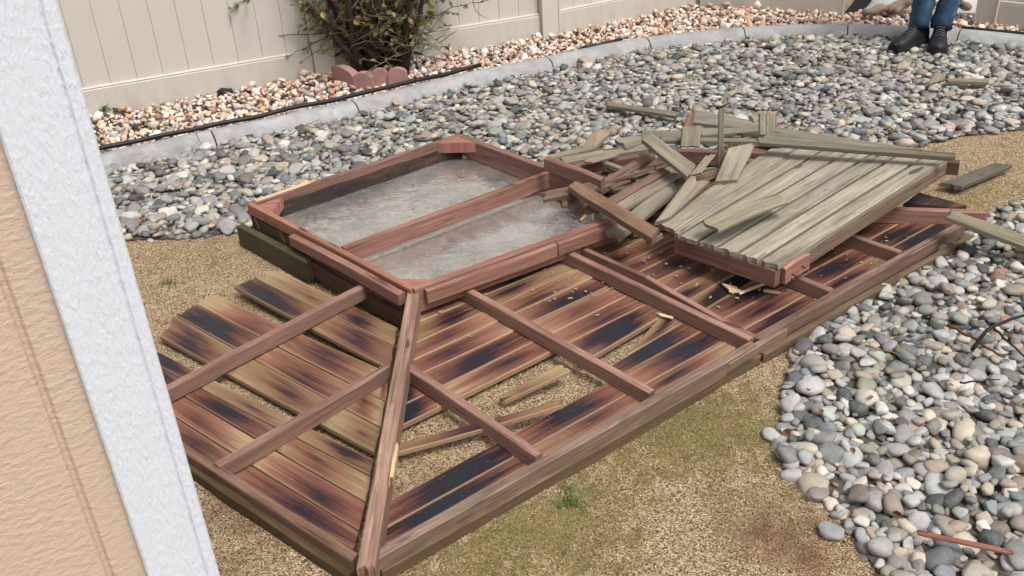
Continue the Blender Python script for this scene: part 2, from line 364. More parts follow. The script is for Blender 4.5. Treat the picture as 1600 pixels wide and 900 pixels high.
# ------------------------------------------------------------------ boards
def slab(name, quad, t, mat, parent=None, jag=(0, 0), bays=None, segs=6, bow=0.0, col=None, thick_dir=None, seed=None, chamfer=.0025, wob=.0022):
    """quad: start-left, end-left, end-right, start-right corners of the upper face; a board of real thickness t below it."""
    rnd = random.Random(seed if seed is not None else hash((round(float(quad[0][0]), 4), round(float(quad[2][1]), 4))))
    A, B, C, D = [np.asarray(q, float) for q in quad]
    L = np.linalg.norm((B + C) / 2 - (A + D) / 2); W = np.linalg.norm((A + B) / 2 - (C + D) / 2)
    n = np.cross(B - A, D - A) + np.cross(C - B, A - B) * 0
    n = np.cross((B + C) / 2 - (A + D) / 2, (A + B) / 2 - (C + D) / 2); n /= np.linalg.norm(n)
    if thick_dir is None:
        if n[2] < 0: n = -n
    else:
        if n.dot(thick_dir) < 0: n = -n
    us = list(np.linspace(0, 1, segs + 1))
    if bays: us = sorted(set([0, 1] + [b for b in bays if .01 < b < .99] + us))
    e = min(.25, chamfer / max(W, 1e-3)); vs = [0, e, .27, .5, .73, 1 - e, 1]
    jv0 = [rnd.uniform(-1, 0.15) * jag[0] for _ in vs]; jv1 = [rnd.uniform(-.15, 1) * jag[1] for _ in vs]
    V, UV, BAY, ACR = [], [], [], []
    def bayv(u):
        if not bays: return u * max(1.0, L / .45)
        k = 0
        bb = [-.0001] + list(bays) + [1.0001]
        bb = sorted(bb)
        for k in range(len(bb) - 1):
            if bb[k] <= u <= bb[k + 1]: return k + (u - bb[k]) / (bb[k + 1] - bb[k]) * .999
        return u
    for lay in (0, 1):
        for iu, u in enumerate(us):
            for iv, v in enumerate(vs):
                uu = u
                if iu == 0: uu = u - jv0[iv] / L
                if iu == len(us) - 1: uu = u - jv1[iv] / L
                p = A * (1 - uu) * (1 - v) + B * uu * (1 - v) + C * uu * v + D * (1 - uu) * v
                p = p + n * bow * 4 * uu * (1 - uu)
                if lay == 0:
                    if iv in (0, len(vs) - 1): p = p - n * chamfer
                else: p = p - n * t
                if iv in (0, 1, len(vs) - 2, len(vs) - 1):
                    w_ = mnoise.noise((uu * L * 9 + A[0] * 31, (0 if iv < 2 else 5) + A[1] * 17, 3.1)) * wob; p = p + (D - A) / max(W, 1e-4) * w_ + n * (w_ * .6)
                V.append(p); UV.append((uu * L, v * W + lay * .31)); BAY.append(bayv(min(max(uu, 0), 1))); ACR.append(v)
    nu, nv = len(us), len(vs); off = nu * nv; Fc = []
    for i in range(nu - 1):
        for j in range(nv - 1):
            a = i * nv + j
            Fc.append((a, a + nv, a + nv + 1, a + 1)); Fc.append((off + a, off + a + 1, off + a + nv + 1, off + a + nv))
        Fc.append((i * nv, off + i * nv, off + (i + 1) * nv, (i + 1) * nv))
        k = i * nv + nv - 1; Fc.append((k, k + nv, off + k + nv, off + k))
    for j in range(nv - 1):
        Fc.append((j, j + 1, off + j + 1, off + j)); k = (nu - 1) * nv + j; Fc.append((k, off + k, off + k + 1, k + 1))
    # make windings point outward
    nn = np.cross(np.array(V[nv]) - V[0], np.array(V[1]) - V[0])
    if nn.dot(n) < 0: Fc = [tuple(reversed(f)) for f in Fc]
    o = mesh_obj(name, V, Fc, M[mat] if isinstance(mat, str) else mat, parent, False, UV, {'bay': BAY, 'across': ACR})
    o.color = col if col else (1, 1, 1, 1)
    return o
def beam(name, a, b, wd, h, mat, parent=None, side=0.0, jag=(0, 0), **kw):
    kw.setdefault('segs', 10); kw.setdefault('bow', random.uniform(-.004, .005))
    """a, b: centre line of the top face."""
    a = np.asarray(a, float); b = np.asarray(b, float); d = b - a; s = np.cross(d, [0, 0, 1.0]); s /= np.linalg.norm(s)
    return slab(name, [a - s * wd / 2, b - s * wd / 2, b + s * wd / 2, a + s * wd / 2], h, mat, parent, jag, **kw)
def tint(s=.14, warm=0.0):
    k = 1 + random.uniform(-s, s); return (k * (1 + warm), k, k * (1 - warm), 1)
def tube(pts, radii, sides=7):
    pts = [np.asarray(p, float) for p in pts]; V = []; Fc = []; n = len(pts)
    if np.isscalar(radii): radii = [radii] * n
    ref = np.array([.13, .31, .94])
    for i, p in enumerate(pts):
        d = pts[min(i + 1, n - 1)] - pts[max(i - 1, 0)]; d = d / (np.linalg.norm(d) + 1e-9)
        u = np.cross(d, ref); u /= np.linalg.norm(u) + 1e-9; v = np.cross(d, u)
        for k in range(sides):
            a = 2 * math.pi * k / sides; V.append(p + radii[i] * (math.cos(a) * u + math.sin(a) * v))
    for i in range(n - 1):
        for k in range(sides):
            a = i * sides + k; b = i * sides + (k + 1) % sides; Fc.append((a, b, b + sides, a + sides))
    Fc.append(tuple(range(sides))[::-1]); Fc.append(tuple(range((n - 1) * sides, n * sides)))
    return V, Fc
def merge(parts):
    V, Fc = [], []
    for v, f in parts:
        o = len(V); V += list(v); Fc += [tuple(i + o for i in q) for q in f]
    return V, Fc
def box(c, ax, hx, hy, hz):
    """ax: 3x3 rows of unit axes."""
    V = [c + sx * hx * ax[0] + sy * hy * ax[1] + sz * hz * ax[2] for sx in (-1, 1) for sy in (-1, 1) for sz in (-1, 1)]
    return V, [(0, 1, 3, 2), (4, 6, 7, 5), (0, 4, 5, 1), (2, 3, 7, 6), (0, 2, 6, 4), (1, 5, 7, 3)]

# ================================================================== SETTING
# kerb line: front foot of the kerb and its back edge, as seen along the yard
KF = [(60, 297), (177, 268), (340, 232), (548, 187), (720, 143), (865, 112), (1000, 83), (1155, 65), (1322, 59), (1420, 64), (1500, 70), (1600, 80), (1720, 96)]
KF = np.array([P(x, y, 0)[:2] for x, y in KF])
def resample(c, n):
    d = np.r_[0, np.cumsum(np.linalg.norm(np.diff(c, axis=0), axis=1))]; s = np.linspace(0, d[-1], n)
    out = np.stack([np.interp(s, d, c[:, i]) for i in range(2)], 1)
    for _ in range(3): out[1:-1] = (out[:-2] + 2 * out[1:-1] + out[2:]) / 4
    return out
KC = resample(KF, 90)
KT = np.gradient(KC, axis=0); KT /= np.linalg.norm(KT, axis=1)[:, None]; KN = np.stack([-KT[:, 1], KT[:, 0]], 1)   # away from the camera
KB = KC + KN * .125
# ---------- bare ground sheet with patches of moss
blobs = []   # x, y, radius, strength, kind
def blob(px, py, r, s, k): p = P(px, py); blobs.append((p[0], p[1], r, s, k))
for a in [(1130, 640, .22, .5, 0), (1000, 720, .2, .45, 0), (860, 800, .2, .5, 0), (700, 880, .25, .6, 0), (1180, 690, .15, .4, 0), (960, 880, .15, .3, 0), (1080, 560, .1, .3, 0),
          (430, 385, .12, .35, 0), (560, 500, .2, .4, 0), (265, 445, .12, .3, 0), (640, 500, .2, .4, 0), (1510, 300, .25, .5, 0), (760, 690, .06, .2, 0), (1040, 660, .15, .35, 0), (400, 890, .2, .2, 0)]: blob(*a)
for a in [(380, 790, .25, .45, 1), (1190, 800, .22, .4, 1), (300, 400, .3, .28, 1), (1150, 560, .10, .35, 1), (660, 740, .09, .35, 1), (420, 480, .2, .3, 1), (1250, 870, .15, .3, 1)]: blob(*a)
def patches(x, y):
    mo = np.zeros_like(x); br = np.zeros_like(x)
    for bx, by, r, s, k in blobs:
        g = s * np.exp(-(((x - bx) ** 2 + (y - by) ** 2) / r ** 2))
        if k == 0: mo += g
        else: br += g
    return mo, br
xs = np.r_[-60, -30, -15, -8, -5, np.arange(-3.2, 4.6, .05), 6, 9, 16, 30, 60]; ys = np.r_[-40, -15, -5, -1, np.arange(.2, 8.2, .05), 10, 14, 22, 40, 70]
GX, GY = np.meshgrid(xs, ys, indexing='ij'); gx, gy = GX.ravel(), GY.ravel()
gz = np.array([mnoise.noise((a * 2.2, b * 2.2, 1)) * .010 + mnoise.noise((a * 9, b * 9, 5)) * .004 for a, b in zip(gx, gy)])
gz[(np.abs(gx) > 6) | (gy > 9) | (gy < 0)] = 0
ny = len(ys)
Fg = [(i * ny + j, (i + 1) * ny + j, (i + 1) * ny + j + 1, i * ny + j + 1) for i in range(len(xs) - 1) for j in range(ny - 1)]
mo, br = patches(gx, gy)
ground = mesh_obj('ground', np.c_[gx, gy, gz - .006], Fg, M['ground'], None, True, None, {'moss': mo, 'brown': br}); ground['kind'] = 'structure'

# ---------- kerb in cast lengths
kerb = bpy.data.objects.new('kerb', None); COL.objects.link(kerb); kerb['kind'] = 'structure'
prof = [(-.012, -.03), (.0, .012), (.028, .050), (.055, .066), (.105, .070), (.124, .058), (.128, -.03)]
joints_px = [(340, 215), (552, 172), (868, 103), (1008, 76), (1155, 58), (1322, 52), (1500, 62)]
jl = sorted(int(np.argmin(np.linalg.norm(KC - P(x, y + 5)[:2], axis=1))) for x, y in joints_px)
cuts = [0] + jl + [len(KC) - 1]
for a, b in zip(cuts[:-1], cuts[1:]):
    V, Fc = [], []
    ids = list(range(a, b + 1))
    for q, i in enumerate(ids):
        c = KC[i].copy()
        if q == 0 and a: c += KT[i] * .004
        if q == len(ids) - 1: c -= KT[i] * .004
        for o_, z_ in prof:
            p = c + KN[i] * o_; V.append((p[0], p[1], z_ + .004 * mnoise.noise((c[0] * 3, c[1] * 3, o_ * 20))))
    k = len(prof)
    for i in range(len(ids) - 1):
        for j in range(k - 1): Fc.append((i * k + j, (i + 1) * k + j, (i + 1) * k + j + 1, i * k + j + 1))
    for q, base in ((0, 0), (1, (len(ids) - 1) * k)):
        o_ = len(V); V += [V[base + j] for j in range(k)]; Fc.append(tuple(range(o_, o_ + k)) if q == 0 else tuple(range(o_, o_ + k))[::-1])
    mesh_obj('kerb_segment', V, Fc, M['kerb'], kerb, True)

# ---------- fences: lines along the foot of each run
def fence_run(label, p0, p1, group, post0=False, post1=False, plank_w=.144, zt=1.8, rail_h=.185, endpost=None):
    p0 = np.array([*p0[:2], 0.]); p1 = np.array([*p1[:2], 0.]); L = np.linalg.norm(p1 - p0); d = (p1 - p0) / L
    nrm = np.array([d[1], -d[0], 0.]);
    if nrm.dot(CAM - p0) < 0: nrm = -nrm
    t = thing('vinyl_fence', label, 'fence', tuple(p0), group); ax = np.array([d, nrm, [0, 0, 1.0]])
    n = max(1, int(round(L / plank_w)))
    w_ = L / n
    for i in range(n):                              # tongue-and-groove boards with a V groove between
        a = i * w_; g = .0022
        pr = [(a, .0055), (a + g, .010), (a + w_ - g, .010), (a + w_, .0055)]
        V = []
        for z in (.06, zt):
            for s, q in pr: V.append(p0 + d * s + nrm * q + np.array([0, 0, z]))
            for s in (a + w_, a): V.append(p0 + d * s - nrm * .012 + np.array([0, 0, z]))
        m = 6; Fc = [(j, (j + 1) % m, (j + 1) % m + m, j + m) for j in range(m)] + [tuple(range(m))[::-1], tuple(range(m, 2 * m))]
        mesh_obj('board', V, Fc, M['vinyl'], t)
    def rail(name, z0, z1):
        pr = [(-.035, z0), (.035, z0), (.035, z1 - .016), (.030, z1 - .011), (.030, z1 - .008), (.034, z1 - .005), (.026, z1), (-.026, z1), (-.035, z1 - .01)]
        V = [p0 + d * s + nrm * q + np.array([0, 0, z]) for s in (0, L) for q, z in pr]; m = len(pr)
        Fc = [(j, (j + 1) % m, (j + 1) % m + m, j + m) for j in range(m)] + [tuple(range(m))[::-1], tuple(range(m, 2 * m))]
        mesh_obj(name, V, Fc, M['vinyl'], t)
    rail('bottom_rail', -.02, rail_h); rail('top_rail', zt - .16, zt)
    for s, on in ((-.066, post0), (L + .066, post1)):
        if on:
            c = p0 + d * s; bm = bmesh.new(); bmesh.ops.create_cube(bm, size=1)
            for v in bm.verts:
                v.co = Vector(c + d * v.co.x * .127 + nrm * v.co.y * .127 + np.array([0, 0, (v.co.z + .5) * (zt + .05) - .02]))
            bmesh.ops.bevel(bm, geom=list(bm.edges), offset=.006, segments=2, affect='EDGES')
            po = mesh_obj('post', [v.co.copy() for v in bm.verts], [], M['vinylpost'], t); bm.to_mesh(po.data); bm.free()
            cv = [c + d * x * .078 + nrm * y * .078 + np.array([0, 0, zt + .032]) for x, y in ((-1, -1), (1, -1), (1, 1), (-1, 1))] + [c + np.array([0, 0, zt + .10])]
            mesh_obj('post_cap', cv, [(0, 1, 4), (1, 2, 4), (2, 3, 4), (3, 0, 4), (3, 2, 1, 0)], M['vinylpost'], t)
    return t
RZ = .185
fl0, fl1 = P(140, 134.6, RZ), P(472, 79, RZ); fd = fl1 - fl0; fd /= np.linalg.norm(fd)
fa0 = fl0 - fd * .75; fa1 = fl0 + fd * 1.26
fb0, fb1 = P(680, 46, RZ), P(840, 20, RZ); fe = fb1 - fb0; fe /= np.linalg.norm(fe)
fb00 = fa1 + (fa1 - fa0) / np.linalg.norm(fa1 - fa0) * .132
fc0 = fb1 + fe * .135; fc1 = P(1092, -2, .06)
fg = 'cream vinyl fence runs round the yard'
fence_run('cream vinyl fence run at the left, beside the white house trim', fa0, fa1, fg, False, True)
fence_run('cream vinyl fence run right behind the leafy shrub', fb00, fb1 + fe * .0, fg, False, True)
fence_run('cream vinyl fence run between the slim post and the far yard corner', fc0, fc1, fg)
fh0 = P(1096, 3, .05); fh1 = P(1318, 17, .05)
fence_run('cream vinyl fence run ending at the black timber in the gap', fh0, fh1, fg)
fr0, fr1 = P(1561, 34, .05), P(1720, 54, .05)
fence_run('cream vinyl fence panel with thick post right of the person', fr0, fr1, fg, True, False)

# ---------- rock bed and pebble bed
rock_poly = [tuple(p) for p in KB] + [tuple(q[:2]) for q in (fr1 + np.array([.3, 0, 0]), fr1, P(1525, 31), P(1440, 26), P(1335, 20), fh1, fh0, fc1, fc0, fb1, fb0, fa1, fa0, fa0 + np.array([-.3, -.5, 0]))]
peb_back = [tuple(p) for p in KC] + [tuple(P(*q)[:2]) for q in ((1720, 215), (1600, 203), (1500, 212), (1440, 226), (1380, 262), (1180, 330), (1010, 352), (860, 366), (720, 396), (560, 398), (450, 392), (410, 352), (372, 362), (300, 373), (200, 376), (60, 392))]
peb_front = [tuple(P(*q)[:2]) for q in ((1720, 290), (1600, 312), (1560, 330), (1515, 366), (1450, 410), (1390, 450), (1310, 503), (1240, 552), (1224, 600), (1228, 640), (1212, 690), (1230, 740), (1290, 790), (1330, 835), (1375, 900), (1440, 1000), (1800, 1000), (1900, 600))]
def bed(name, poly, z, mat):
    bm = bmesh.new(); vs = [bm.verts.new((x, y, z)) for x, y in poly]; f = bm.faces.new(vs)
    if f.normal.z < 0: f.normal_flip()
    bmesh.ops.triangulate(bm, faces=[f])
    me = bpy.data.meshes.new(name); bm.to_mesh(me); bm.free(); me.materials.append(mat)
    o = bpy.data.objects.new(name, me); COL.objects.link(o); o['kind'] = 'structure'; return o
rock_bed = bed('rock_bed', rock_poly, .002, M['soil'])
gravel_bed = bed('gravel_bed', peb_back, .004, M['soil'])
gravel_bed_b = bed('gravel_strip', peb_front, .004, M['soil'])

def ico(sub):
    bm = bmesh.new(); bmesh.ops.create_icosphere(bm, subdivisions=sub, radius=1)
    V = np.array([v.co[:] for v in bm.verts]); T = np.array([[v.index for v in f.verts] for f in bm.faces]); bm.free(); return V, T
def pebble_shapes(sub, n, seed):
    r = np.random.default_rng(seed); V0, T = ico(sub); out = []
    for i in range(n):
        p = r.uniform(.62, 1.0); V = np.sign(V0) * np.abs(V0) ** p
        V /= np.abs(V).max(0)
        off = r.uniform(0, 50, 3)
        k = np.array([1 + .34 * mnoise.noise(tuple(v * 1.0 + off)) + .13 * mnoise.noise(tuple(v * 2.6 + off)) for v in V0])
        V = V * k[:, None]; V[:, 2] = np.where(V[:, 2] > 0, V[:, 2] * r.uniform(.7, 1.1), V[:, 2]); V[:, 0] *= 1 + .15 * V[:, 1] * r.uniform(-1, 1); V[:, 1] *= 1 + .25 * V[:, 0] * r.uniform(-1, 1)
        out.append((V, T))
    return out
def rock_shapes(n, seed):
    r = np.random.default_rng(seed); out = []
    for i in range(n):
        bm = bmesh.new(); pts = r.normal(size=(13, 3)); pts /= np.linalg.norm(pts, axis=1)[:, None]; pts *= r.uniform(.75, 1.1, (13, 1))
        for p in pts: bm.verts.new(p)
        bmesh.ops.convex_hull(bm, input=list(bm.verts)); bmesh.ops.triangulate(bm, faces=list(bm.faces))
        loose = [v for v in bm.verts if not v.link_faces]; bmesh.ops.delete(bm, geom=loose, context='VERTS')
        bm.verts.index_update()
        out.append((np.array([v.co[:] for v in bm.verts]), np.array([[v.index for v in f.verts] for f in bm.faces]))); bm.free()
    return out
class Heap:
    def __init__(s, x0, x1, y0, y1, res=.012):
        s.x0, s.y0, s.res = x0, y0, res; s.h = np.zeros((int((x1 - x0) / res) + 2, int((y1 - y0) / res) + 2))
    def idx(s, x, y): return int((x - s.x0) / s.res), int((y - s.y0) / s.res)
    def drop(s, x, y, a, b, c):
        i, j = s.idx(x, y); r = max(1, int(.75 * (a + b) / 2 / s.res)); H = s.h[max(0, i - r):i + r + 1, max(0, j - r):j + r + 1]
        if H.size == 0: return c
        zc = .6 * H.mean() + .4 * H.max() + c * .55
        r2 = max(1, int((a + b) / 2 / s.res)); i0, j0 = max(0, i - r2), max(0, j - r2)
        H2 = s.h[i0:i + r2 + 1, j0:j + r2 + 1]
        ii, jj = np.ogrid[i0 - i:i0 - i + H2.shape[0], j0 - j:j0 - j + H2.shape[1]]
        q = 1 - (ii * ii + jj * jj) / (r2 + .3) ** 2
        np.maximum(H2, np.where(q > 0, zc + c * .9 * np.sqrt(np.clip(q, 0, 1)), -1), out=H2)
        return zc
def sample_poly(poly, n):
    p = np.array(poly); lo, hi = p.min(0), p.max(0); out = []
    while sum(map(len, out)) < n:
        q = rng.uniform(lo, hi, (n * 2, 2)); out.append(q[inpoly(q, poly)])
    return np.concatenate(out)[:n]
def area(poly):
    p = np.array(poly); x, y = p[:, 0], p[:, 1]; return abs(np.dot(x, np.roll(y, 1)) - np.dot(y, np.roll(x, 1))) / 2
def eul(yaw, t1, t2):
    return np.array((Matrix.Rotation(yaw, 3, 'Z') @ Matrix.Rotation(t1, 3, 'X') @ Matrix.Rotation(t2, 3, 'Y')))
def view_ok(c):
    # in frame, and not behind the house or under the wreck
    q = proj(c); x, y = q[:, 0], q[:, 1]
    ok = (x > 5) & (x < 1595) & (y > 3) & (y < 897) & (x > 105 + .2667 * y)
    wreck = [(370, 345), (715, 205), (860, 250), (960, 150), (1200, 165), (1500, 235), (1600, 255), (1600, 385), (1500, 365), (1230, 535), (590, 900), (200, 700)]
    return ok & ~inpoly(q[:, :2], wreck), q
PEB = np.array([(.33, .33, .315), (.26, .265, .26), (.40, .39, .365), (.42, .365, .285), (.37, .295, .24), (.48, .47, .44), (.11, .113, .115), (.31, .315, .265), (.20, .22, .24), (.33, .16, .125), (.46, .41, .34), (.22, .19, .165)])
PEBW = np.array([.19, .15, .14, .12, .06, .06, .08, .08, .04, .006, .05, .07]); PEBW /= PEBW.sum()
ROK = np.array([(.80, .73, .65), (.76, .56, .43), (.70, .40, .23), (.76, .61, .54), (.55, .31, .23), (.52, .46, .44), (.80, .68, .50), (.36, .25, .19)])
ROKW = np.array([.20, .23, .11, .18, .09, .10, .06, .04]); ROKW /= ROKW.sum()
ROKW2 = np.array([.10, .30, .15, .25, .09, .05, .05, .02]); ROKW2 /= ROKW2.sum()
def build_stones(polys, dens, size, shapes_hi, shapes_lo, mat_o, mat_s, name_one, name_all, parents, pal, wfun, flat, tilt, base=None, smooth=True, nmax=300, shapes_far=None):
    items = []; zoff = .006
    for pi, (poly, dn) in enumerate(zip(polys, dens)):
        n = int(area(poly) * dn); pts = sample_poly(poly, n * 3).reshape(n, 3, 2); p = np.array(poly)
        H = Heap(p[:, 0].min() - .1, p[:, 0].max() + .1, p[:, 1].min() - .1, p[:, 1].max() + .1)
        if base is not None: base(H)
        sz = size(n, pi); order = np.argsort(rng.random(n))
        for k in order:
            best = None
            for c in pts[k]:
                i, j = H.idx(*c); h = H.h[i, j]
                if best is None or h < best[0]: best = (h, c)
            x, y = best[1]; a = sz[k]; b = a * rng.uniform(.62, .92); c_ = a * rng.uniform(*flat)
            z = H.drop(x, y, a, b, c_) + (zoff if not smooth else (-.008, -.018)[pi])
            items.append((x, y, z, a, b, c_, pi, H))
    if smooth:                                                 # nothing heaps up under the fallen roof
        UNDER = [tuple(P(*q)[:2]) for q in ((372, 352), (715, 212), (870, 262), (1100, 222), (1490, 242), (1530, 345), (1240, 530), (600, 900))]
        ins = inpoly([t[:2] for t in items], UNDER); items = [t for t, u in zip(items, ins) if not (u and t[2] + t[5] > .052)]
    n = len(items); C = np.array([t[:3] for t in items]); S = np.array([t[3:6] for t in items]); PI = np.array([t[6] for t in items])
    top = np.array([t[7].h[t[7].idx(t[0], t[1])] - (t[2] + t[5] * .9) for t in items])
    yaw = rng.uniform(0, 6.283, n); t1 = rng.normal(0, tilt, n); t2 = rng.normal(0, tilt, n)
    cid = np.empty(n, int)
    for i in range(n): cid[i] = rng.choice(len(pal), p=wfun(C[i]))
    colr = pal[cid] * rng.uniform(.50, 1.25, (n, 1)) * (1 + rng.normal(0, .018, (n, 3))); colr = np.clip(colr, .02, .85)
    ok, q = view_ok(C)
    score = np.where(ok & (top < .012), S[:, 0] * S[:, 1] / q[:, 2] ** 2, 0); near = set(np.argsort(-score)[:nmax].tolist())
    mehi = [tri_mesh(name_one, V, T, mat_o, None, smooth) for V, T in shapes_hi]
    Vs, Ts, Cs = {}, {}, {}; off = 0; VV, TT, CC = [], [], []
    for i in range(n):
        R = eul(yaw[i], t1[i], t2[i]); sid = i % len(shapes_hi)
        if i in near:
            o = bpy.data.objects.new(name_one, mehi[sid]); COL.objects.link(o); o.parent = parents[PI[i]]
            m4 = np.eye(4); m4[:3, :3] = R * S[i]; m4[:3, 3] = C[i]; o.matrix_local = Matrix(m4.tolist()); o.color = (*colr[i], 1)
        else:
            V, T = (shapes_far if shapes_far and C[i][1] > 3.1 else shapes_lo)[i % 14]
            VV.append((V * S[i]) @ R.T + C[i]); TT.append(T + off); off += len(V); CC.append(np.repeat(colr[i:i + 1], len(V), 0))
    me = tri_mesh(name_all, np.concatenate(VV), np.concatenate(TT), mat_s, np.concatenate(CC), smooth)
    o = bpy.data.objects.new(name_all, me); COL.objects.link(o); o['kind'] = 'stuff'
    return o
def peb_size(n, pi): return np.clip(rng.lognormal(math.log((.0188, .0170)[pi]), .36, n), .0085, .038)
hi = pebble_shapes(3, 12, 1); lo = pebble_shapes(2, 14, 2)
build_stones([peb_back, peb_front], [1550, 2500], peb_size, hi, lo, M['peb'], M['pebs'], 'pebble', 'pebbles', [gravel_bed, gravel_bed_b], PEB, lambda c: PEBW, (.36, .60), .24, shapes_far=pebble_shapes(1, 14, 2))
def rock_size(n, pi): return np.clip(rng.lognormal(math.log(.0195), .30, n), .010, .042)
rsh = rock_shapes(16, 5)
def rw(c):
    k = min(1, max(0, (c[0] + .3) / 1.2)); return ROKW * (1 - k) + ROKW2 * k
def rock_base(H):
    ii, jj = np.meshgrid(np.arange(H.h.shape[0]), np.arange(H.h.shape[1]), indexing='ij'); x = H.x0 + ii * H.res; y = H.y0 + jj * H.res
    dd = np.full(x.shape, 9.0)
    for p in KB[::3]: dd = np.minimum(dd, np.hypot(x - p[0], y - p[1]))
    H.h[:] = np.clip(dd, 0, .6) / .6 * .012 - .012
build_stones([rock_poly], [1300], rock_size, rsh, rsh, M['rock'], M['rocks'], 'rock', 'rocks', [rock_bed], ROK, rw, (.55, .85), .5, rock_base, False)
# a few strays on the sand
for px, py, s, lab in [(1206, 680, .026, 'grey stray pebble on the sand beside the pebble tip'), (1300, 830, .030, 'big flat stray stone on the sand near the red-brown splinter board'), (1245, 575, .020, 'small stray pebble on the sand near the yellow-green tuft'), (470, 378, .020, 'lone stray pebble on the sand in front of the mossy skylight beam'), (1276, 772, .028, 'stray pebble on the sand halfway down the pebble edge')]:
    o = bpy.data.objects.new('stray_pebble', bpy.data.meshes['pebble']); COL.objects.link(o); p = P(px, py, s * .4)
    o.matrix_world = Matrix.Translation(p) @ Matrix.Rotation(random.uniform(0, 6), 4, 'Z') @ Matrix.Diagonal((s, s * .75, s * .5, 1))
    c = random.choice(PEB[[1, 2, 6, 8, 11]].tolist()); o.color = (*c, 1)
    tag(o, lab, 'pebble', 'stray pebbles on the sand')
# grains of granite sand lying on the ground sheet
bare = [[tuple(P(*q)[:2]) for q in ((560, 930), (300, 930), (230, 640), (200, 372), (420, 345), (700, 420), (1010, 400), (1500, 345), (1300, 498), (1240, 560), (1225, 620), (1215, 720), (1290, 790), (1400, 930))],
        [tuple(P(*q)[:2]) for q in ((1380, 262), (1440, 226), (1500, 212), (1640, 198), (1640, 300), (1560, 322), (1480, 350))]]
gp = np.concatenate([sample_poly(bare[0], 62000), sample_poly(bare[1], 9000)]); n = len(gp)
O = np.array([(1, 0, 0), (-1, 0, 0), (0, 1, 0), (0, -1, 0), (0, 0, 1), (0, 0, -1)], float); OT = np.array([(0, 2, 4), (2, 1, 4), (1, 3, 4), (3, 0, 4), (2, 0, 5), (1, 2, 5), (3, 1, 5), (0, 3, 5)])
s = rng.uniform(.0010, .0025, (n, 1)) * rng.uniform(.6, 1.3, (n, 3)); yw = rng.uniform(0, 6.28, n)
v = O[None] * s[:, None, :]; cx, sx = np.cos(yw)[:, None], np.sin(yw)[:, None]
v = np.stack([v[..., 0] * cx - v[..., 1] * sx, v[..., 0] * sx + v[..., 1] * cx, v[..., 2]], -1)
zz = np.array([mnoise.noise((a * 2.2, b * 2.2, 1)) * .010 + mnoise.noise((a * 9, b * 9, 5)) * .004 for a, b in gp]) - .004
v += np.c_[gp, zz][:, None, :]
gc = np.array([(.11, .065, .033), (.32, .21, .115), (.49, .36, .21), (.64, .52, .34), (.79, .70, .54)])[rng.choice(5, n, p=[.12, .25, .30, .23, .10])] * rng.uniform(.8, 1.15, (n, 1))
me = tri_mesh('sand_grains', v.reshape(-1, 3), (OT[None] + (np.arange(n) * 6)[:, None, None]).reshape(-1, 3), M['grain'], np.repeat(gc, 6, 0))
mo, br = patches(gp[:, 0], gp[:, 1])
for k, a in (('moss', mo * .7), ('brown', br * .7)):
    at = me.attributes.new(k, 'FLOAT', 'POINT'); at.data.foreach_set('value', np.repeat(a, 6).astype(np.float32))
o = bpy.data.objects.new('sand_grains', me); COL.objects.link(o); o['kind'] = 'stuff'
# concrete path beyond the fence gap
pv = [P(1345, 24), P(1530, 33), P(1640, 20), P(1560, -60), P(1330, -60)]
path = mesh_obj('path', [(*p[:2], z) for z in (.05, -.05) for p in pv], [(0, 1, 2, 3, 4), (9, 8, 7, 6, 5)] + [(i, i + 5, (i + 1) % 5 + 5, (i + 1) % 5) for i in range(5)], M['path']); path['kind'] = 'structure'

# ================================================================== HOUSE CORNER
wd = np.array([-.81, -.586, 0]); wd /= np.linalg.norm(wd)         # along the wall, away from the corner
wn = np.array([-wd[1], wd[0], 0]); wn = wn if wn.dot(CAM * [1, 1, 0] - np.array([-.57, 1.27, 0])) > 0 else -wn
vr = ray(345, 900); c0 = CAM + vr * (.80 * (-CAM_H / vr[2])); corner = np.array([c0[0], c0[1], 0.])
house = thing('house', 'house corner with tan textured siding and white trim board', 'house', tuple(corner))
def wall_piece(name, s0, s1, q0, q1, mat, z0=-.05, z1=2.9, step=.4):
    """between s0..s1 along the wall, faces from q0 (back) to q1 (front)."""
    V, Fc, UV = [], [], []
    c = .003
    pr = [(s0, q0), (s0, q1 - c), (s0 + c, q1), (s1 - c, q1), (s1, q1 - c), (s1, q0)]
    for z in (z0, z1):
        for k, (s, q) in enumerate(pr):
            V.append(corner + wd * s + wn * q + np.array([0, 0, z])); UV.append((s + (q1 - q) * .7, z))
    m = len(pr); Fc = [(j, (j + 1) % m, (j + 1) % m + m, j + m) for j in range(m)] + [tuple(range(m)), tuple(range(m, 2 * m))[::-1]]
    o = mesh_obj(name, V, Fc, M[mat], house, False, UV)
    bm = bmesh.new(); bm.from_mesh(o.data); bmesh.ops.recalc_face_normals(bm, faces=list(bm.faces)); bm.to_mesh(o.data); bm.free(); return o
TW = np.linalg.norm(P(345, 900) - P(250, 900)) * .80
wall_piece('corner_board_edge', 0, .022, -.09, -.001, 'trim')
wall_piece('corner_board', .0222, TW, -.03, 0, 'trim')
gs = [TW - .004, TW + .050, TW + .058, TW + .255, TW + .263, TW + .46, TW + .468, TW + .665, TW + .673, TW + .87]
for k in range(0, len(gs) - 1, 2): wall_piece('siding_panel', gs[k], gs[k + 1], -.04, -.018, 'siding')
wall_piece('siding_backing', TW - .004, TW + 1.0, -.06, -.0245, 'siding')
# return wall round the corner, running away behind the trim
V = [corner + wd * s - wn * q + np.array([0, 0, z]) for s, q in ((.012, .06), (.012, .075), (.9, .075), (.9, .06)) for z in (-.05, 2.9)]
mesh_obj('wall_core', V, [(0, 2, 3, 1), (2, 4, 5, 3), (4, 6, 7, 5), (6, 0, 1, 7), (1, 3, 5, 7), (0, 6, 4, 2)], M['siding'], house, False, [(0, 0)] * 8)

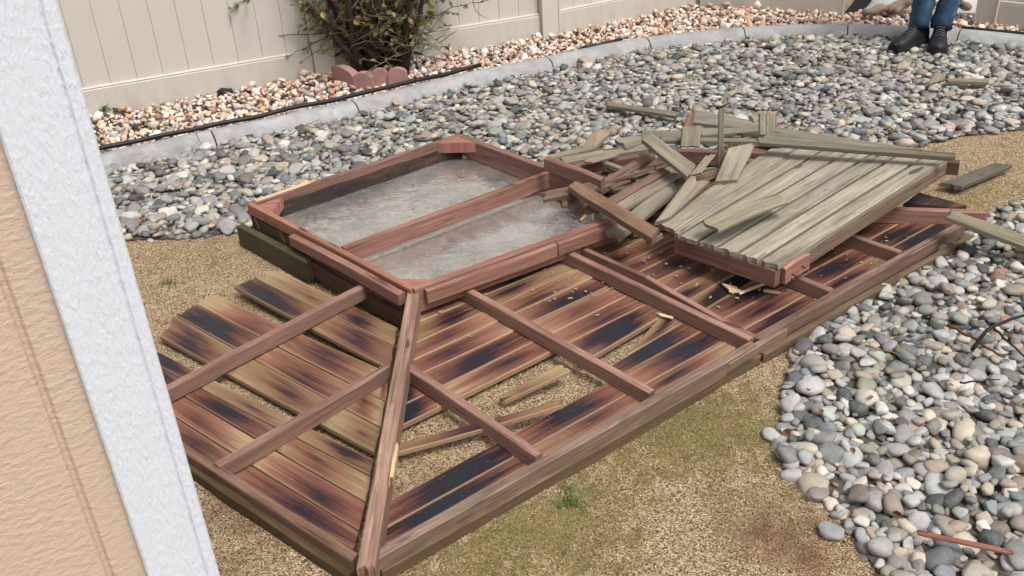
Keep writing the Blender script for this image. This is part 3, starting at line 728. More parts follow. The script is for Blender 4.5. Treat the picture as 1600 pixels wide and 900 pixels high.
# ================================================================== COLLAPSED ROOF
SZ = .165                                                     # top of the skylight frame
PR = Plane(P(640, 455, .062), P(1016, 322, .062), P(570, 885, .016))      # upper face of the right slope boards
PL = Plane(P(640, 455, .062), P(385, 330, .062), P(560, 880, .018))       # left slope
roof = thing('collapsed_roof', 'collapsed wooden hip roof with stained boards and rafters showing', 'roof wreck', tuple(P(640, 600)))
def xy_line(a, b): return a[:2], b[:2]
def isect(a, b, c, d):
    r = b - a; s_ = d - c; k = r[0] * s_[1] - r[1] * s_[0]; t = ((c - a)[0] * s_[1] - (c - a)[1] * s_[0]) / k; return t
hipA, hipB = PR.at(648, 462), PR.at(573, 880)
rhA, rhB = PR.at(1016, 332), PR.at(1506, 352)
LN = {0: ((657, 474), (945, 356)), 1: ((650, 504), (905, 398)), 2: ((644, 538), (930, 407)), 3: ((640, 566), (960, 419)), 4: ((633, 596), (983, 431)), 5: ((627, 633), (1011, 445)),
      6: ((620, 668), (1040, 459)), 7: ((931, 555), (1073, 472)), 8: ((960, 566), (1100, 483)), 9: ((602, 785), (1138, 494)), 10: ((593, 831), (1260, 461)), 11: ((585, 862), (1264, 480))}
def on_line(k, target=None, px=None):
    a, b = (PR.at(*q) for q in LN[k])
    if target is not None:
        t = isect(a[:2], b[:2], target[0][:2], target[1][:2])
    else:
        t = isect(a[:2], b[:2], PR.at(px[0], px[1])[:2], PR.at(px[2], px[3])[:2])
    return a + (b - a) * t
raf_top = [((638, 572), (842, 710)), ((711, 440), (1019, 611)), ((857, 378), (1174, 529)), ((1095, 372), (1300, 453)), ((1200, 318), (1407, 393))]
RT = [(PR.at(*a, .048), PR.at(*b, .048)) for a, b in raf_top]
hip, rhip = (hipA, hipB), (rhA, rhB)
rows = [(0, 1, hip, rhip, .50, .35), (1, 2, hip, rhip, .62, .85), (2, 3, hip, rhip, .58, .35), (3, 4, hip, rhip, .44, .1), (4, 5, hip, rhip, .46, .05), (5, 6, hip, rhip, .43, .1),
        (6, 7, (886, 545, 925, 575), rhip, .50, .7), (7, 8, (1033, 492, 968, 566), rhip, .56, .8), (8, 9, (925, 560, 1000, 604), rhip, .46, .4), (9, 10, hip, rhip, .42, .2), (10, 11, hip, rhip, .44, .45)]
for k, (u, l, s, e, sh, ms) in enumerate(rows):
    T = lambda i, x: on_line(i, x) if not (isinstance(x, tuple) and len(x) == 4) else on_line(i, px=x)
    A, B, C, D = T(u, s), T(u, e), T(l, e), T(l, s)
    wv = (D - A); wv = wv / np.linalg.norm(wv); gap = .0022
    A, B, C, D = A + wv * gap, B + wv * gap, C - wv * gap, D - wv * gap
    c0_, c1_ = (A + D) / 2, (B + C) / 2; bays = []
    for a, b in RT:
        t = isect(c0_[:2], c1_[:2], a[:2], b[:2])
        if .02 < t < .98: bays.append(float(t))
    dz = np.array([0, 0, random.uniform(-.003, .003)])
    slab('roof_board', [A + dz, B + dz, C + dz, D + dz], .017, 'plank', roof, (.012, .0), sorted(bays), 8, random.uniform(-.004, .002), (sh, ms, random.random(), 1), seed=k)
# left slope boards: left ends (upper, lower), ends on the hip (upper, lower)
rl_top = [((577, 440), (180, 648)), ((606, 570), (338, 726))]
LT = [(PL.at(*a, .048), PL.at(*b, .048)) for a, b in rl_top]
left_rows = [((429, 417), (396, 432), (622, 511), (616, 540), .66, .75, .02, .03), ((396, 432), (363, 446), (616, 540), (610, 578), .52, .5, .02, .01), ((335, 459), (307, 475), (610, 582), (603, 627), .50, .3, .0, .008),
             ((307, 475), (272, 492), (603, 627), (595, 668), .52, .3, 0, .008), ((272, 492), (247, 524), (595, 668), (587, 708), .58, .75, 0, .010), ((215, 532), (206, 550), (586, 718), (580, 744), .74, .95, 0, .01),
             ((206, 550), (203, 568), (580, 744), (572, 785), .48, .45, 0, 0), ((203, 568), (200, 604), (572, 785), (562, 830), .47, .1, 0, 0), ((200, 604), (197, 646), (562, 830), (553, 860), .50, .25, 0, 0)]
for k, (lu, ll, hu, hl, sh, ms, dzl, jg) in enumerate(left_rows):
    A, B, C, D = PL.at(*hu), PL.at(*lu), PL.at(*ll), PL.at(*hl); wv = D - A; wv /= np.linalg.norm(wv)
    A, B, C, D = A + wv * .0025, B + wv * .0025, C - wv * .0025, D - wv * .0025
    bays = sorted(float(t) for t in (isect(((A + D) / 2)[:2], ((B + C) / 2)[:2], a[:2], b[:2]) for a, b in LT) if .03 < t < .97)
    slab('roof_board', [A, B, C, D], .017, 'plank', roof, (.006, .012 + jg), bays, 8, -.002 - random.random() * .004, (sh, ms, random.random(), 1), seed=40 + k)
# rafters
rd = (.026, .046)
for (a, b) in RT[:3]: beam('rafter', a, b, *rd, 'red', roof, col=tint(.1))
for (a, b) in RT[3:]: beam('rafter', a, b, *rd, 'red', roof, col=(.95, 1.0, 1.0, 1))
beam('batten', PR.at(1010, 431, .038), PR.at(1182, 527, .038), .022, .036, 'red', roof, col=(1.05, 1, 1, 1))
beam('batten', PR.at(880, 372, .043), PR.at(1010, 431, .040), .02, .038, 'red', roof, col=(.8, .8, .8, 1))
for (a, b), cc in zip(LT, ((.95, 1.0, 1.0, 1), (.92, .98, .96, 1))): beam('rafter', a, b, .027, .047, 'red', roof, jag=(.004, 0), col=cc)
# hip: two boards side by side
for (x0, x1, cc) in ((642.5, 563.5, (1.35, 1.28, 1.25, 1)), (651, 577, (1.3, 1.18, 1.12, 1))):
    a, b = P(x0, 452, .15), P(x1, 890, .080); d = (b - a) / np.linalg.norm(b - a)
    beam('hip_rafter', a, b, .0225, .062, 'edge', roof, jag=(0, .012), col=cc, segs=8)
sp_a, sp_b = P(620, 690, .1135), P(610, 752, .1045); beam('splintered_edge', sp_a, sp_b, .010, .02, 'fresh', roof, jag=(.03, .03))
# right hip
beam('hip_rafter', PR.at(1040, 316, .065), PR.at(1545, 330, .05), .03, .055, 'red', roof, jag=(0, .02), col=(1.15, 1.1, 1.1, 1))
# eaves beams
OUT = np.array([.59, -.81, 0]); LOUT = np.array([-.66, -.75, 0])
beam('eaves_beam', PR.at(583, 869, .042), PR.at(1178, 535, .042), .028, .050, 'edge', roof, jag=(.0, .006), col=(1, 1, 1, 1), segs=10)
beam('eaves_beam', PR.at(1180, 528, .041), PR.at(1503, 348, .041), .028, .05, 'edge', roof, jag=(.006, .0), col=(.9, .85, .83, 1), segs=8)
beam('eaves_patch', PR.at(1136, 567, .032) , PR.at(1228, 512, .032), .022, .04, 'edge', roof, jag=(.008, .008), col=(1.02, 1.02, .98, 1))
def lower(a, b, zt, off): a = a + off; b = b + off; a = np.array([a[0], a[1], zt]); b = np.array([b[0], b[1], zt]); return a, b
a, b = lower(PR.at(583, 869, .042), PR.at(1180, 534, .042), .030, OUT * .021); beam('fascia_board', a, b, .020, .04, 'edge', roof, jag=(.004, .01), col=(.62, .64, .5, 1), segs=10)
a, b = lower(PR.at(1182, 534, .042), PR.at(1512, 350, .042), .030, OUT * .024); beam('fascia_board', a, b, .022, .04, 'edge', roof, jag=(.01, .01), col=(.66, .66, .55, 1), segs=10)
beam('eaves_beam', PL.at(556, 872, .042), PL.at(205, 645, .042), .026, .05, 'edge', roof, jag=(.006, 0), col=(.85, .72, .66, 1), segs=8)
a, b = lower(PL.at(556, 874, .042), PL.at(205, 647, .042), .030, LOUT * .02); beam('fascia_board', a, b, .020, .04, 'edge', roof, jag=(.004, 0), col=(.42, .40, .24, 1), segs=8)
# torn boards of the back slope lying under the pile
for k, (px, z, sh) in enumerate([([(862, 300), (1130, 238), (1140, 250), (880, 318)], .095, .22), ([(900, 318), (1160, 252), (1180, 264), (925, 334)], .09, .30), ([(930, 338), (1190, 266), (1215, 284), (955, 352)], .085, .18), ([(960, 354), (1230, 286), (1260, 306), (985, 366)], .08, .25),
                                ([(940, 268), (1080, 232), (1100, 240), (960, 282)], .10, .35), ([(1090, 240), (1300, 236), (1330, 262), (1130, 264)], .09, .2)]):
    slab('torn_board', [P(*q, z) for q in px], .016, 'plank', roof, (.03, .03), None, 6, 0, (sh, .35, random.random(), 1), seed=120 + k)
# loose roof fragments lying in the gap
def frag(px, zs, t, mat, parent, col, **kw):
    return slab(kw.pop('name', 'roof_board'), [P(*q, z) for q, z in zip(px, zs)], t, mat, parent, kw.pop('jag', (.02, .02)), col=col, **kw)
b1 = frag([(622, 692), (880, 622), (884, 630), (616, 708)], (.04, .06, .06, .04), .014, 'plank', None, (.55, .8, .3, 1), name='loose_board', bow=-.004, jag=(.01, .05))
tag(b1, 'long thin loose board under the rafter in the front gap of the roof', 'board', 'loose boards')
b2 = frag([(772, 622), (874, 568), (893, 578), (790, 626)], (.03, .06, .06, .03), .014, 'plank', None, (.72, .9, .6, 1), name='loose_board', jag=(.06, .008))
tag(b2, 'short wedge of green stained board tapering to a point on the sand', 'board', 'loose boards')

# ================================================================== SKYLIGHT
SRf, SRb = P(962, 338, SZ), P(936, 292, SZ)
sk = thing('skylight', 'brown wooden skylight frame holding a cloudy plastic sheet', 'skylight', tuple(P(660, 340)))
SF, SR, SB, SL = P(645, 450, SZ), P(1016, 319, SZ), P(718, 210, SZ), P(390, 317, SZ)
def inset(p, q, s): d = (q - p) / np.linalg.norm(q - p); return d * s
beam('rail', SF, SRf, .028, .088, 'red', sk, col=(1, .95, .95, 1), segs=8)
ofs = np.array([.55, -.83, 0]) * .027
beam('outer_rail', SF + ofs - [0, 0, .006] + inset(SF, SR, .03), SF + (SR - SF) * .545 + ofs - [0, 0, .006], .020, .046, 'red', sk, col=(1.1, 1.0, .95, 1))
beam('outer_rail', SF + (SR - SF) * .55 + ofs - [0, 0, .006], SRf + ofs - [0, 0, .006], .020, .046, 'red', sk, col=(.95, .9, .9, 1))
beam('rail', SL, SB, .030, .035, 'red', sk, col=(.75, .75, .75, 1), segs=8)
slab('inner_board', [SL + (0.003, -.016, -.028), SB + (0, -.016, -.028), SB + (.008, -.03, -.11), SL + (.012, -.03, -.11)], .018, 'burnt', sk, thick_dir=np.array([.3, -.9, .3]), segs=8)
beam('split_strip', SL + inset(SL, SB, .02) + (0, 0, .004), SL + (SB - SL) * .29 + (-.01, .01, .004), .022, .02, 'fresh', sk, jag=(.01, .06))
beam('rail', SB, SRb, .030, .088, 'red', sk, col=(.80, .78, .78, 1), segs=8)
beam('base_beam', SB + (.02, -.06, -.10), SRb + (.02, -.07, -.10), .05, .05, 'mossy', sk, segs=8)
beam('rail', SL, SF, .024, .042, 'red', sk, col=(1.25, 1.05, .92, 1), segs=8)
ol = np.array([-.66, -.75, 0]) * .034
a_, b_ = SL + (SF - SL) * .34 + ol, SF + ol - inset(SL, SF, .02)
beam('outer_rail', a_ - [0, 0, .012], b_ - [0, 0, .012], .028, .04, 'red', sk, jag=(.01, .004), col=(1, .92, .92, 1), segs=8)
beam('inner_rail', SL + (SF - SL) * .02 - [0, 0, .055] , SF - [0, 0, .055] - inset(SL, SF, .03), .02, .07, 'mossy', sk, segs=6)
MB0 = P(535, 386, SZ - .01); MB1 = P(856, 268, SZ - .01); beam('crossbar', MB0, MB1, .024, .066, 'red', sk, col=(.9, .82, .8, 1), segs=8)
def gusset(c, d1, d2, s, zt, cc):
    a = c - np.array([0, 0, zt]); p = [a, a + d1 / np.linalg.norm(d1) * s, a + d2 / np.linalg.norm(d2) * s]
    V = p + [q - np.array([0, 0, .045]) for q in p]; o = mesh_obj('gusset', V, [(0, 1, 2), (3, 5, 4), (0, 3, 4, 1), (1, 4, 5, 2), (2, 5, 3, 0)], M['red'], sk, False, [(q[0], q[1]) for q in V]); o.color = cc
    bm = bmesh.new(); bm.from_mesh(o.data); bmesh.ops.recalc_face_normals(bm, faces=list(bm.faces)); bm.to_mesh(o.data); bm.free()
gusset(SB, SL - SB, SR - SB, .15, .003, (1.15, .95, .9, 1)); gusset(SL, SF - SL, SB - SL, .15, .012, (1.2, 1.0, .95, 1)); gusset(SF, SR - SF, SL - SF, .15, .02, (1.35, 1.05, .9, 1))
shz = .074; sv = [np.array([q[0], q[1], shz]) for q in (SF, SR, SB, SL)]
cen = sum(sv) / 4; sv = [cen + (q - cen) * .985 for q in sv]
sheet = mesh_obj('sheet', sv + [q - np.array([0, 0, .004]) for q in sv], [(0, 1, 2, 3), (7, 6, 5, 4)] + [(i, i + 4, (i + 1) % 4 + 4, (i + 1) % 4) for i in range(4)], M['sheet'], sk)
sheet.data.materials.append(M['clear']); sheet.data.polygons[1].material_index = 1
beam('base_beam', P(374, 350, .09), P(486, 408, .09), .032, .085, 'mossy', sk, jag=(.01, .02), segs=6)
beam('base_beam', P(474, 398, .085), P(642, 492, .075), .028, .06, 'edge', sk, jag=(.01, .0), col=(.42, .34, .30, 1), segs=6)
beam('base_ledge', P(462, 396, .05), P(636, 498, .04), .022, .035, 'edge', sk, jag=(.01, .0), col=(.7, .62, .5, 1), segs=6)
for px, py in ((437, 362), (397, 340)):
    q = P(px, py, .15); mesh_obj('nail', *tube([q, q + np.array([.012, -.005, -.045])], .0022, 6), M['nail'], sk)

# ================================================================== WEATHERED PANEL ON TOP
pn = thing('weathered_panel', 'weathered grey board panel lying face up on the wreck', 'board panel', tuple(P(1250, 330)))
ZP = [.175, .18, .265, .265]                                   # left front, front, right, back left
PPL = Plane(P(1026, 347, ZP[0]), P(1220, 418, ZP[1]), P(1486, 247, ZP[2]))
fr_e = [(1026, 347), (1054, 361), (1061, 369), (1092, 378), (1121, 387), (1153, 397), (1188, 407.5), (1220, 418)]
bk_e = [(1203, 232), (1248, 230), (1290, 233), (1330, 235), (1370, 237), (1411, 238.5), (1451, 241.5), (1486, 247)]
for k in range(7):
    up = .008 if k == 0 else 0.0
    A, B, C, D = PPL.at(*fr_e[k], up), PPL.at(*bk_e[k], up), PPL.at(*bk_e[k + 1], up), PPL.at(*fr_e[k + 1], up)
    if k == 1: A = PPL.at(1046, 357)
    wv = D - A; wv /= np.linalg.norm(wv); g = .0125 if k else .002
    slab('weathered_board', [A, B + wv * .0015, C - wv * g, D - wv * g], .017, 'grey', pn, (.009, .003), None, 8, random.uniform(-.001, .002), tuple(c * q for c, q in zip(tint(.08, .0)[:3], (1.05, 1.03, .96))) + (1,), seed=80 + k, wob=.0015)
beam('frame_rail', PPL.at(1058, 368, -.02), PPL.at(1216, 421, -.02), .032, .060, 'red', pn, col=(.8, .75, .75, 1))
beam('frame_rail', PPL.at(1217, 416, -.019), PPL.at(1480, 248, -.019), .030, .055, 'edge', pn, col=(.95, 1.0, .95, 1), segs=8)
beam('end_block', PPL.at(1221, 418, -.021), PPL.at(1259, 394, -.021), .034, .058, 'red', pn, col=(1.35, 1.2, 1.2, 1))
beam('frame_rail', PPL.at(1330, 240, -.02), PPL.at(1500, 252, -.02), .032, .05, 'edge', pn, col=(.5, .45, .4, 1))
beam('frame_rail', PPL.at(1140, 290, -.02), PPL.at(1350, 330, -.02), .03, .05, 'red', pn, col=(.8, .8, .8, 1))
for px, py in ((1229, 424), (1244, 412), (1228, 431)):
    q = PPL.at(px, py, -.03); mesh_obj('nail', *tube([q + np.array([.012, -.02, 0]), q + np.array([.02, -.034, 0])], .003, 6), M['nail'], pn)

# ================================================================== LOOSE BOARDS
LB = 'loose boards'
def loose(px, zs, label, mat='grey', t=.017, col=None, jag=(.012, .012), cat='board', bow=0.0, name='loose_board', **kw):
    pts = [P(*q, z) for q, z in zip(px, zs)]
    o = slab(name, pts, t, mat, None, jag, None, 6, bow, col or tint(.1, .02), wob=.004, **kw)
    return tag(o, label, cat, LB)
def upright(px, depth, label, lean=.03, mat='grey', t=.017, col=None, jag=(.006, .006)):
    """corners: foot-left, top-left, top-right, foot-right on an upright plane."""
    pts = [Q(*q, depth + (lean if i in (1, 2) else 0)) for i, q in enumerate(px)]
    o = slab('loose_board', pts, t, mat, None, jag, None, 4, 0, col or tint(.1), thick_dir=np.array([0, -1, .2])); return tag(o, label, 'board', LB)
loose([(946, 158), (1062, 175), (1058, 181.5), (948, 164)], (.06, .07, .07, .06), 'long thin grey board lying farthest back on the pebbles', col=(.62, .6, .58, 1))
loose([(1084, 172), (1188, 190), (1186, 203), (1080, 190)], (.10, .12, .12, .10), 'wide grey board behind the thin upright slat', col=(.72, .72, .66, 1))
loose([(1094, 200), (1188, 198), (1188, 204), (1094, 211)], (.15, .15, .15, .15), 'narrow grey board bridging between the two small upright blocks', col=(.7, .7, .64, 1))
loose([(1000, 203), (1068, 206), (1066, 214), (1003, 217)], (.12, .13, .13, .12), 'grey board ending behind the left upright block', col=(.68, .66, .6, 1))
loose([(958, 218), (1020, 205), (1032, 212), (975, 226)], (.11, .12, .12, .11), 'short pale board half under the tilted board with a bright edge', col=(.8, .8, .72, 1))
loose([(838, 246), (928, 226.5), (930, 231), (842, 251)], (.12, .13, .13, .12), 'thin board just behind the skylight corner, left of the pile', col=(.85, .8, .7, 1), t=.012)
loose([(907, 230), (930, 201), (957, 203), (928, 232)], (.12, .10, .10, .12), 'short brownish board sloping onto the pebbles, left end of the pile', col=(.95, .82, .68, 1))
loose([(873, 247), (1006, 221), (1014, 232), (882, 254)], (.14, .17, .17, .14), 'long grey-green board across the back left of the pile', col=(.78, .78, .68, 1))
loose([(892, 256), (998, 240), (1001, 244), (900, 260)], (.15, .17, .17, .15), 'red-brown beam lying below the long grey-green board', 'red', t=.04, col=(.7, .68, .68, 1))
loose([(905, 252), (968, 236), (972, 240), (915, 256)], (.175, .19, .19, .175), 'thin split strip on the red-brown beam', 'grey', t=.008, col=(.9, .75, .68, 1), jag=(.04, .03))
loose([(850, 248), (862, 244), (942, 277), (932, 283)][0:1] + [(940, 281), (946, 276.5), (860, 243.5)], (.245, .235, .235, .245), 'red-brown beam resting along the back rail of the skylight', 'red', t=.05, col=(.78, .74, .74, 1), jag=(.0, .0))
loose([(884, 316), (1010, 238), (1024, 243), (895, 328)], (.16, .20, .20, .16), 'long reddish board with a broken end over the plastic sheet', 'edge', t=.02, col=(.9, .82, .82, 1), jag=(.03, .0))
loose([(920, 326), (1034, 261), (1046, 266), (931, 333)], (.175, .21, .21, .175), 'slim brown board, left of the three side by side', 'edge', col=(.85, .8, .72, 1))
loose([(926, 336), (1046, 265), (1067, 274), (942, 346)], (.165, .20, .20, .165), 'deeply grooved grey board, middle of the three side by side', 'grey', col=(.82, .76, .68, 1), jag=(.02, .02))
loose([(942, 363), (1046, 284), (1071, 286), (967, 373)], (.145, .19, .19, .145), 'grey board with a notched front end, right of the three side by side', 'grey', col=(.8, .77, .68, 1), jag=(.02, .01))
loose([(1003, 371), (1026, 354), (1038, 364), (1012, 380)], (.19, .20, .20, .19), 'short broken board end under the tip of the brown board', 'grey', col=(.62, .58, .52, 1), jag=(.02, .01))
loose([(888, 291), (901, 281), (1032, 357), (1019, 373)][0:1] + [(1019, 373), (1032, 357), (901, 281)], (.235, .235, .235, .235), 'thick brown board lying aslant in front of the pile', 'edge', t=.024, col=(.95, .85, .70, 1), jag=(.014, .014))
loose([(1023, 347), (1077, 275), (1111, 279), (1046, 340)], (.20, .26, .26, .20), 'grey tapering board beside the weathered panel, lower half of a broken pair', 'grey', col=(.85, .80, .70, 1), jag=(.0, .03))
loose([(1077, 275), (1104, 242), (1121, 239), (1096, 271)], (.262, .31, .31, .262), 'short grooved board piece snapped off above the tapering board', 'grey', col=(.85, .77, .66, 1), jag=(.01, .012))
loose([(1117, 283), (1139, 229), (1181, 223), (1152, 281)], (.23, .29, .29, .23), 'wide rough grey board leaning beside the thin upright slat', 'grey', col=(.9, .87, .77, 1), jag=(.0, .012))
loose([(1003, 217), (1017, 207), (1089, 258), (1075, 276)][0:1] + [(1075, 276), (1089, 258), (1017, 207)], (.29, .265, .265, .29), 'tilted grey board with a bright edge in the middle of the pile', 'grey', col=(.75, .72, .62, 1), jag=(.004, .01))
dep = P(1080, 229, .18)[1]
upright([(1064, 229), (1066, 197), (1096, 196), (1094, 230)], dep, 'small square upright block, left one with the red piece behind it', .05, col=(.72, .7, .62, 1))
upright([(1066, 200), (1075, 176), (1086, 175), (1081, 200)], dep + .12, 'small red-brown upright piece behind the left block', .06, 'edge', col=(.7, .58, .52, 1))
upright([(1121, 266), (1124, 170), (1132, 168), (1131, 256)], P(1126, 262, .2)[1], 'thin slat standing upright in the middle of the pile', .03, col=(.72, .70, .62, 1), t=.012)
upright([(1187, 211), (1187, 177), (1214, 176), (1213, 212)], P(1200, 212, .18)[1], 'small square upright block with a dark knot mark, right one at the back', .04, col=(.78, .78, .64, 1))
loose([(1172, 181), (1189, 171), (1196, 176), (1180, 192)], (.14, .14, .12, .12), 'small slanted board scrap behind the right upright block', col=(.8, .76, .66, 1))
loose([(1030, 213), (1182, 216), (1182, 221), (1032, 219)], (.19, .19, .19, .19), 'long dark board along the back of the pile under the slat', col=(.58, .55, .5, 1))
loose([(1048, 231), (1200, 236), (1200, 240), (1050, 236)], (.21, .21, .21, .21), 'red-brown beam under the upright blocks', 'red', t=.05, col=(.62, .62, .62, 1))
loose([(1184, 214), (1498, 239), (1490, 246), (1186, 222)], (.30, .31, .30, .30), 'long dark board along the back edge of the weathered panel', col=(.55, .54, .48, 1), jag=(.0, .02))
loose([(1218, 199), (1440, 233), (1400, 236), (1192, 214)], (.20, .24, .24, .20), 'broad grey board behind the long dark board', col=(.72, .70, .60, 1), jag=(.0, .02))
loose([(1093, 346), (1212, 302), (1237, 313), (1119, 362)], (.245, .268, .268, .242), 'broken board scrap with a curled end on the weathered panel', 'grey', t=.012, col=(.86, .84, .70, 1), jag=(.02, .02), bow=.008)
loose([(1468, 286), (1555, 253.5), (1583, 257.5), (1501, 291)], (.035, .03, .03, .035), 'dark grey board lying alone on the sand at the right', 'grey', col=(.42, .42, .38, 1))
loose([(1477, 337), (1486, 326), (1660, 388), (1650, 405)][0:1] + [(1650, 403), (1660, 388), (1486, 326)], (.175, .06, .06, .175), 'grey-green board propped on the right corner of the roof', 'grey', col=(.6, .6, .46, 1), jag=(.01, .01))
loose([(1411, 318), (1437, 299), (1510, 321), (1490, 325)], (.09, .09, .08, .08), 'dark brown board lying under the right corner of the panel', 'burnt', col=(1.3, 1.2, 1.2, 1))
loose([(1430, 826), (1500, 842), (1582, 860), (1500, 850)][0:1] + [(1580, 857), (1582, 864), (1436, 833)], (.07, .06, .06, .07), 'thin red-brown splinter board on the front pebbles', 'red', t=.008, col=(1.1, .8, .75, 1), jag=(.03, .05))
loose([(1450, 134), (1462, 112), (1480, 113), (1474, 126)], (.05, .09, .09, .05), 'short board scrap tilted on the far pebbles below the person', 'grey', col=(.8, .76, .64, 1))
loose([(1478, 122), (1545, 123), (1546, 128), (1480, 126)], (.06, .06, .06, .06), 'slim board scrap lying flat on the far pebbles below the person', 'grey', col=(.75, .72, .6, 1))
scr = []
for k in range(46):                                            # splintered scraps jumbled between the larger boards
    t = random.random(); px, py = 915 + t * 310 + random.gauss(0, 16), 290 - t * 66 + random.gauss(0, 16); z = .12 + random.random() * .09; an = random.choice([.55, .62, -.5, .15, -.1]) + random.gauss(0, .2)
    c = P(px, py, z); L = random.uniform(.10, .26); wd_ = random.uniform(.018, .06); d = np.array([math.cos(an), math.sin(an), random.gauss(0, .12)]); d /= np.linalg.norm(d); q = np.array([-d[1], d[0], random.gauss(0, .25)])
    scr.append(slab('splintered_debris', [c - d * L / 2 + q * wd_ / 2, c + d * L / 2 + q * wd_ / 2, c + d * L / 2 - q * wd_ / 2, c - d * L / 2 - q * wd_ / 2], random.choice([.008, .014, .016]), random.choice(['grey', 'grey', 'grey', 'edge', 'edge', 'mossy']), None, (.03, .03), None, 5, 0, tuple(x * random.uniform(.55, .85) for x in (1, .97, .9)) + (1,), wob=.004))
with bpy.context.temp_override(active_object=scr[0], object=scr[0], selected_objects=scr, selected_editable_objects=scr): bpy.ops.object.join()
scr[0]['kind'] = 'stuff'; scr[0].color = (.72, .69, .63, 1)
# crumbs of rotten wood on the stained boards
cr = []
for k in range(260):
    px, py = random.uniform(660, 1420), 0; py = random.uniform(395, 470) + (px - 900) * -.06 + random.gauss(0, 22)
    if px < 850 and random.random() < .6: continue
    c = PR.at(px, py, .004); sz_ = random.uniform(.002, .007); m_ = np.array(Matrix.Rotation(random.uniform(0, 6), 3, 'Z')) * np.array([sz_ * random.uniform(.8, 2.2), sz_, sz_ * .6])
    cr.append((O @ m_.T + c, [tuple(t) for t in OT]))
cm = mesh_obj('wood_crumbs', *merge(cr), M['grey'], None, False, np.zeros((sum(len(v) for v, f in cr), 2))); cm['kind'] = 'stuff'; cm.color = (.9, .85, .75, 1)
# pale splinters on the roof boards
for px, lab in (([(1125, 441), (1150, 447), (1166, 456), (1140, 455)], 'broad pale splinter in front of the weathered panel, left of two'), ([(1152, 456), (1202, 437), (1204, 440), (1156, 459)], 'long thin pale splinter beside the broad one in front of the weathered panel'),
                ([(1024, 487), (1052, 494), (1056, 498), (1028, 491)], 'pale splinter lying along the long middle rafter by the board gap'), ([(1193, 450), (1222, 456), (1220, 458), (1192, 454)], 'small pale splinter just below the front corner of the weathered panel')):
    o = slab('splinter', [PR.at(*q, .012) for q in px], .006, 'fresh', None, (.01, .02), None, 4, 0, (1.1, 1.15, 1.3, 1)); tag(o, lab, 'splinter', 'splinters on the roof boards')
o = slab('splinter', [P(905, 342, .085), P(914, 333, .085), P(917, 335, .085), P(908, 344, .085)], .006, 'fresh', None, (.0, .01), None, 4, 0, (1, .95, .9, 1)); tag(o, 'tiny pale splinter lying on the cloudy plastic sheet', 'splinter')

# ================================================================== DRIP HOSE
def on_kerb(i, off, z): p = KB[i] + KN[i] * off; return np.array([p[0], p[1], z])
def kid(px, py): return int(np.argmin(np.linalg.norm(KC - P(px, py)[:2], axis=1)))
def hose(i0, i1, off, z, label):
    pts = []
    for i in range(i0, i1 + 1):
        pts.append(on_kerb(i, off - .012 + .006 * math.sin(i * .37) + .02 * mnoise.noise((i * .2, 1, off)), z + .008 * mnoise.noise((i * .3, 9, off))))
    o = mesh_obj('drip_hose', *tube(pts, .012, 8), M['hose'], None, True); return tag(o, label, 'hose', 'black drip hoses along the kerb')
hose(max(kid(60, 297), 0), kid(760, 130),   .022, .082, 'black drip hose along the back of the left kerb, below the shrub')
hose(kid(930, 96), kid(990, 84), .02, .066, 'short bit of black drip hose showing on the middle of the kerb')
hose(kid(1500, 70), len(KC) - 1, .016, .070, 'black drip hose along the kerb right of the person')

# ================================================================== EDGING BLOCKS AND SHRUB
def edging(pa, pb, label, z0=.03, hgt=.08):
    a, b = P(*pa, .05), P(*pb, .05); d = b - a; L = np.linalg.norm(d); d /= L; n = np.array([d[1], -d[0], 0.])
    prof = []
    for i in range(13):
        s = i / 12; prof.append((s * L, hgt * (.66 + .34 * math.sin(math.pi * s) ** .6)))
    V, Fc = [], []
    for q in (0, -.05):
        for s, h in prof: V.append(a + d * s + n * q + np.array([0, 0, h]))
        for s, h in prof: V.append(a + d * s + n * q + np.array([0, 0, -.06]))
    m = 13
    for i in range(12):
        Fc += [(i, i + 1, m + i + 1, m + i)[::-1], (2 * m + i, 2 * m + i + 1, 3 * m + i + 1, 3 * m + i), (i, 2 * m + i, 2 * m + i + 1, i + 1)[::-1]]
    Fc += [(0, m, 3 * m, 2 * m)[::-1], (m - 1, 3 * m - 1, 4 * m - 1, 2 * m - 1)[::-1]]
    o = mesh_obj('edging_block', V, Fc, M['edging'], None, False)
    bm = bmesh.new(); bm.from_mesh(o.data); bmesh.ops.recalc_face_normals(bm, faces=list(bm.faces)); bm.to_mesh(o.data); bm.free()
    return tag(o, label, 'edging block', 'pink scalloped edging blocks round the shrub')
edging((519, 119), (553, 134), 'pink scalloped edging block at the left end of the shrub ring')
edging((553, 135), (581, 136), 'pink scalloped edging block with the tallest round top, second from the left')
edging((582, 131), (607, 129), 'pink scalloped edging block half hidden by stems, third from the left')
edging((607, 130), (637, 128), 'pink scalloped edging block at the right end of the shrub ring')

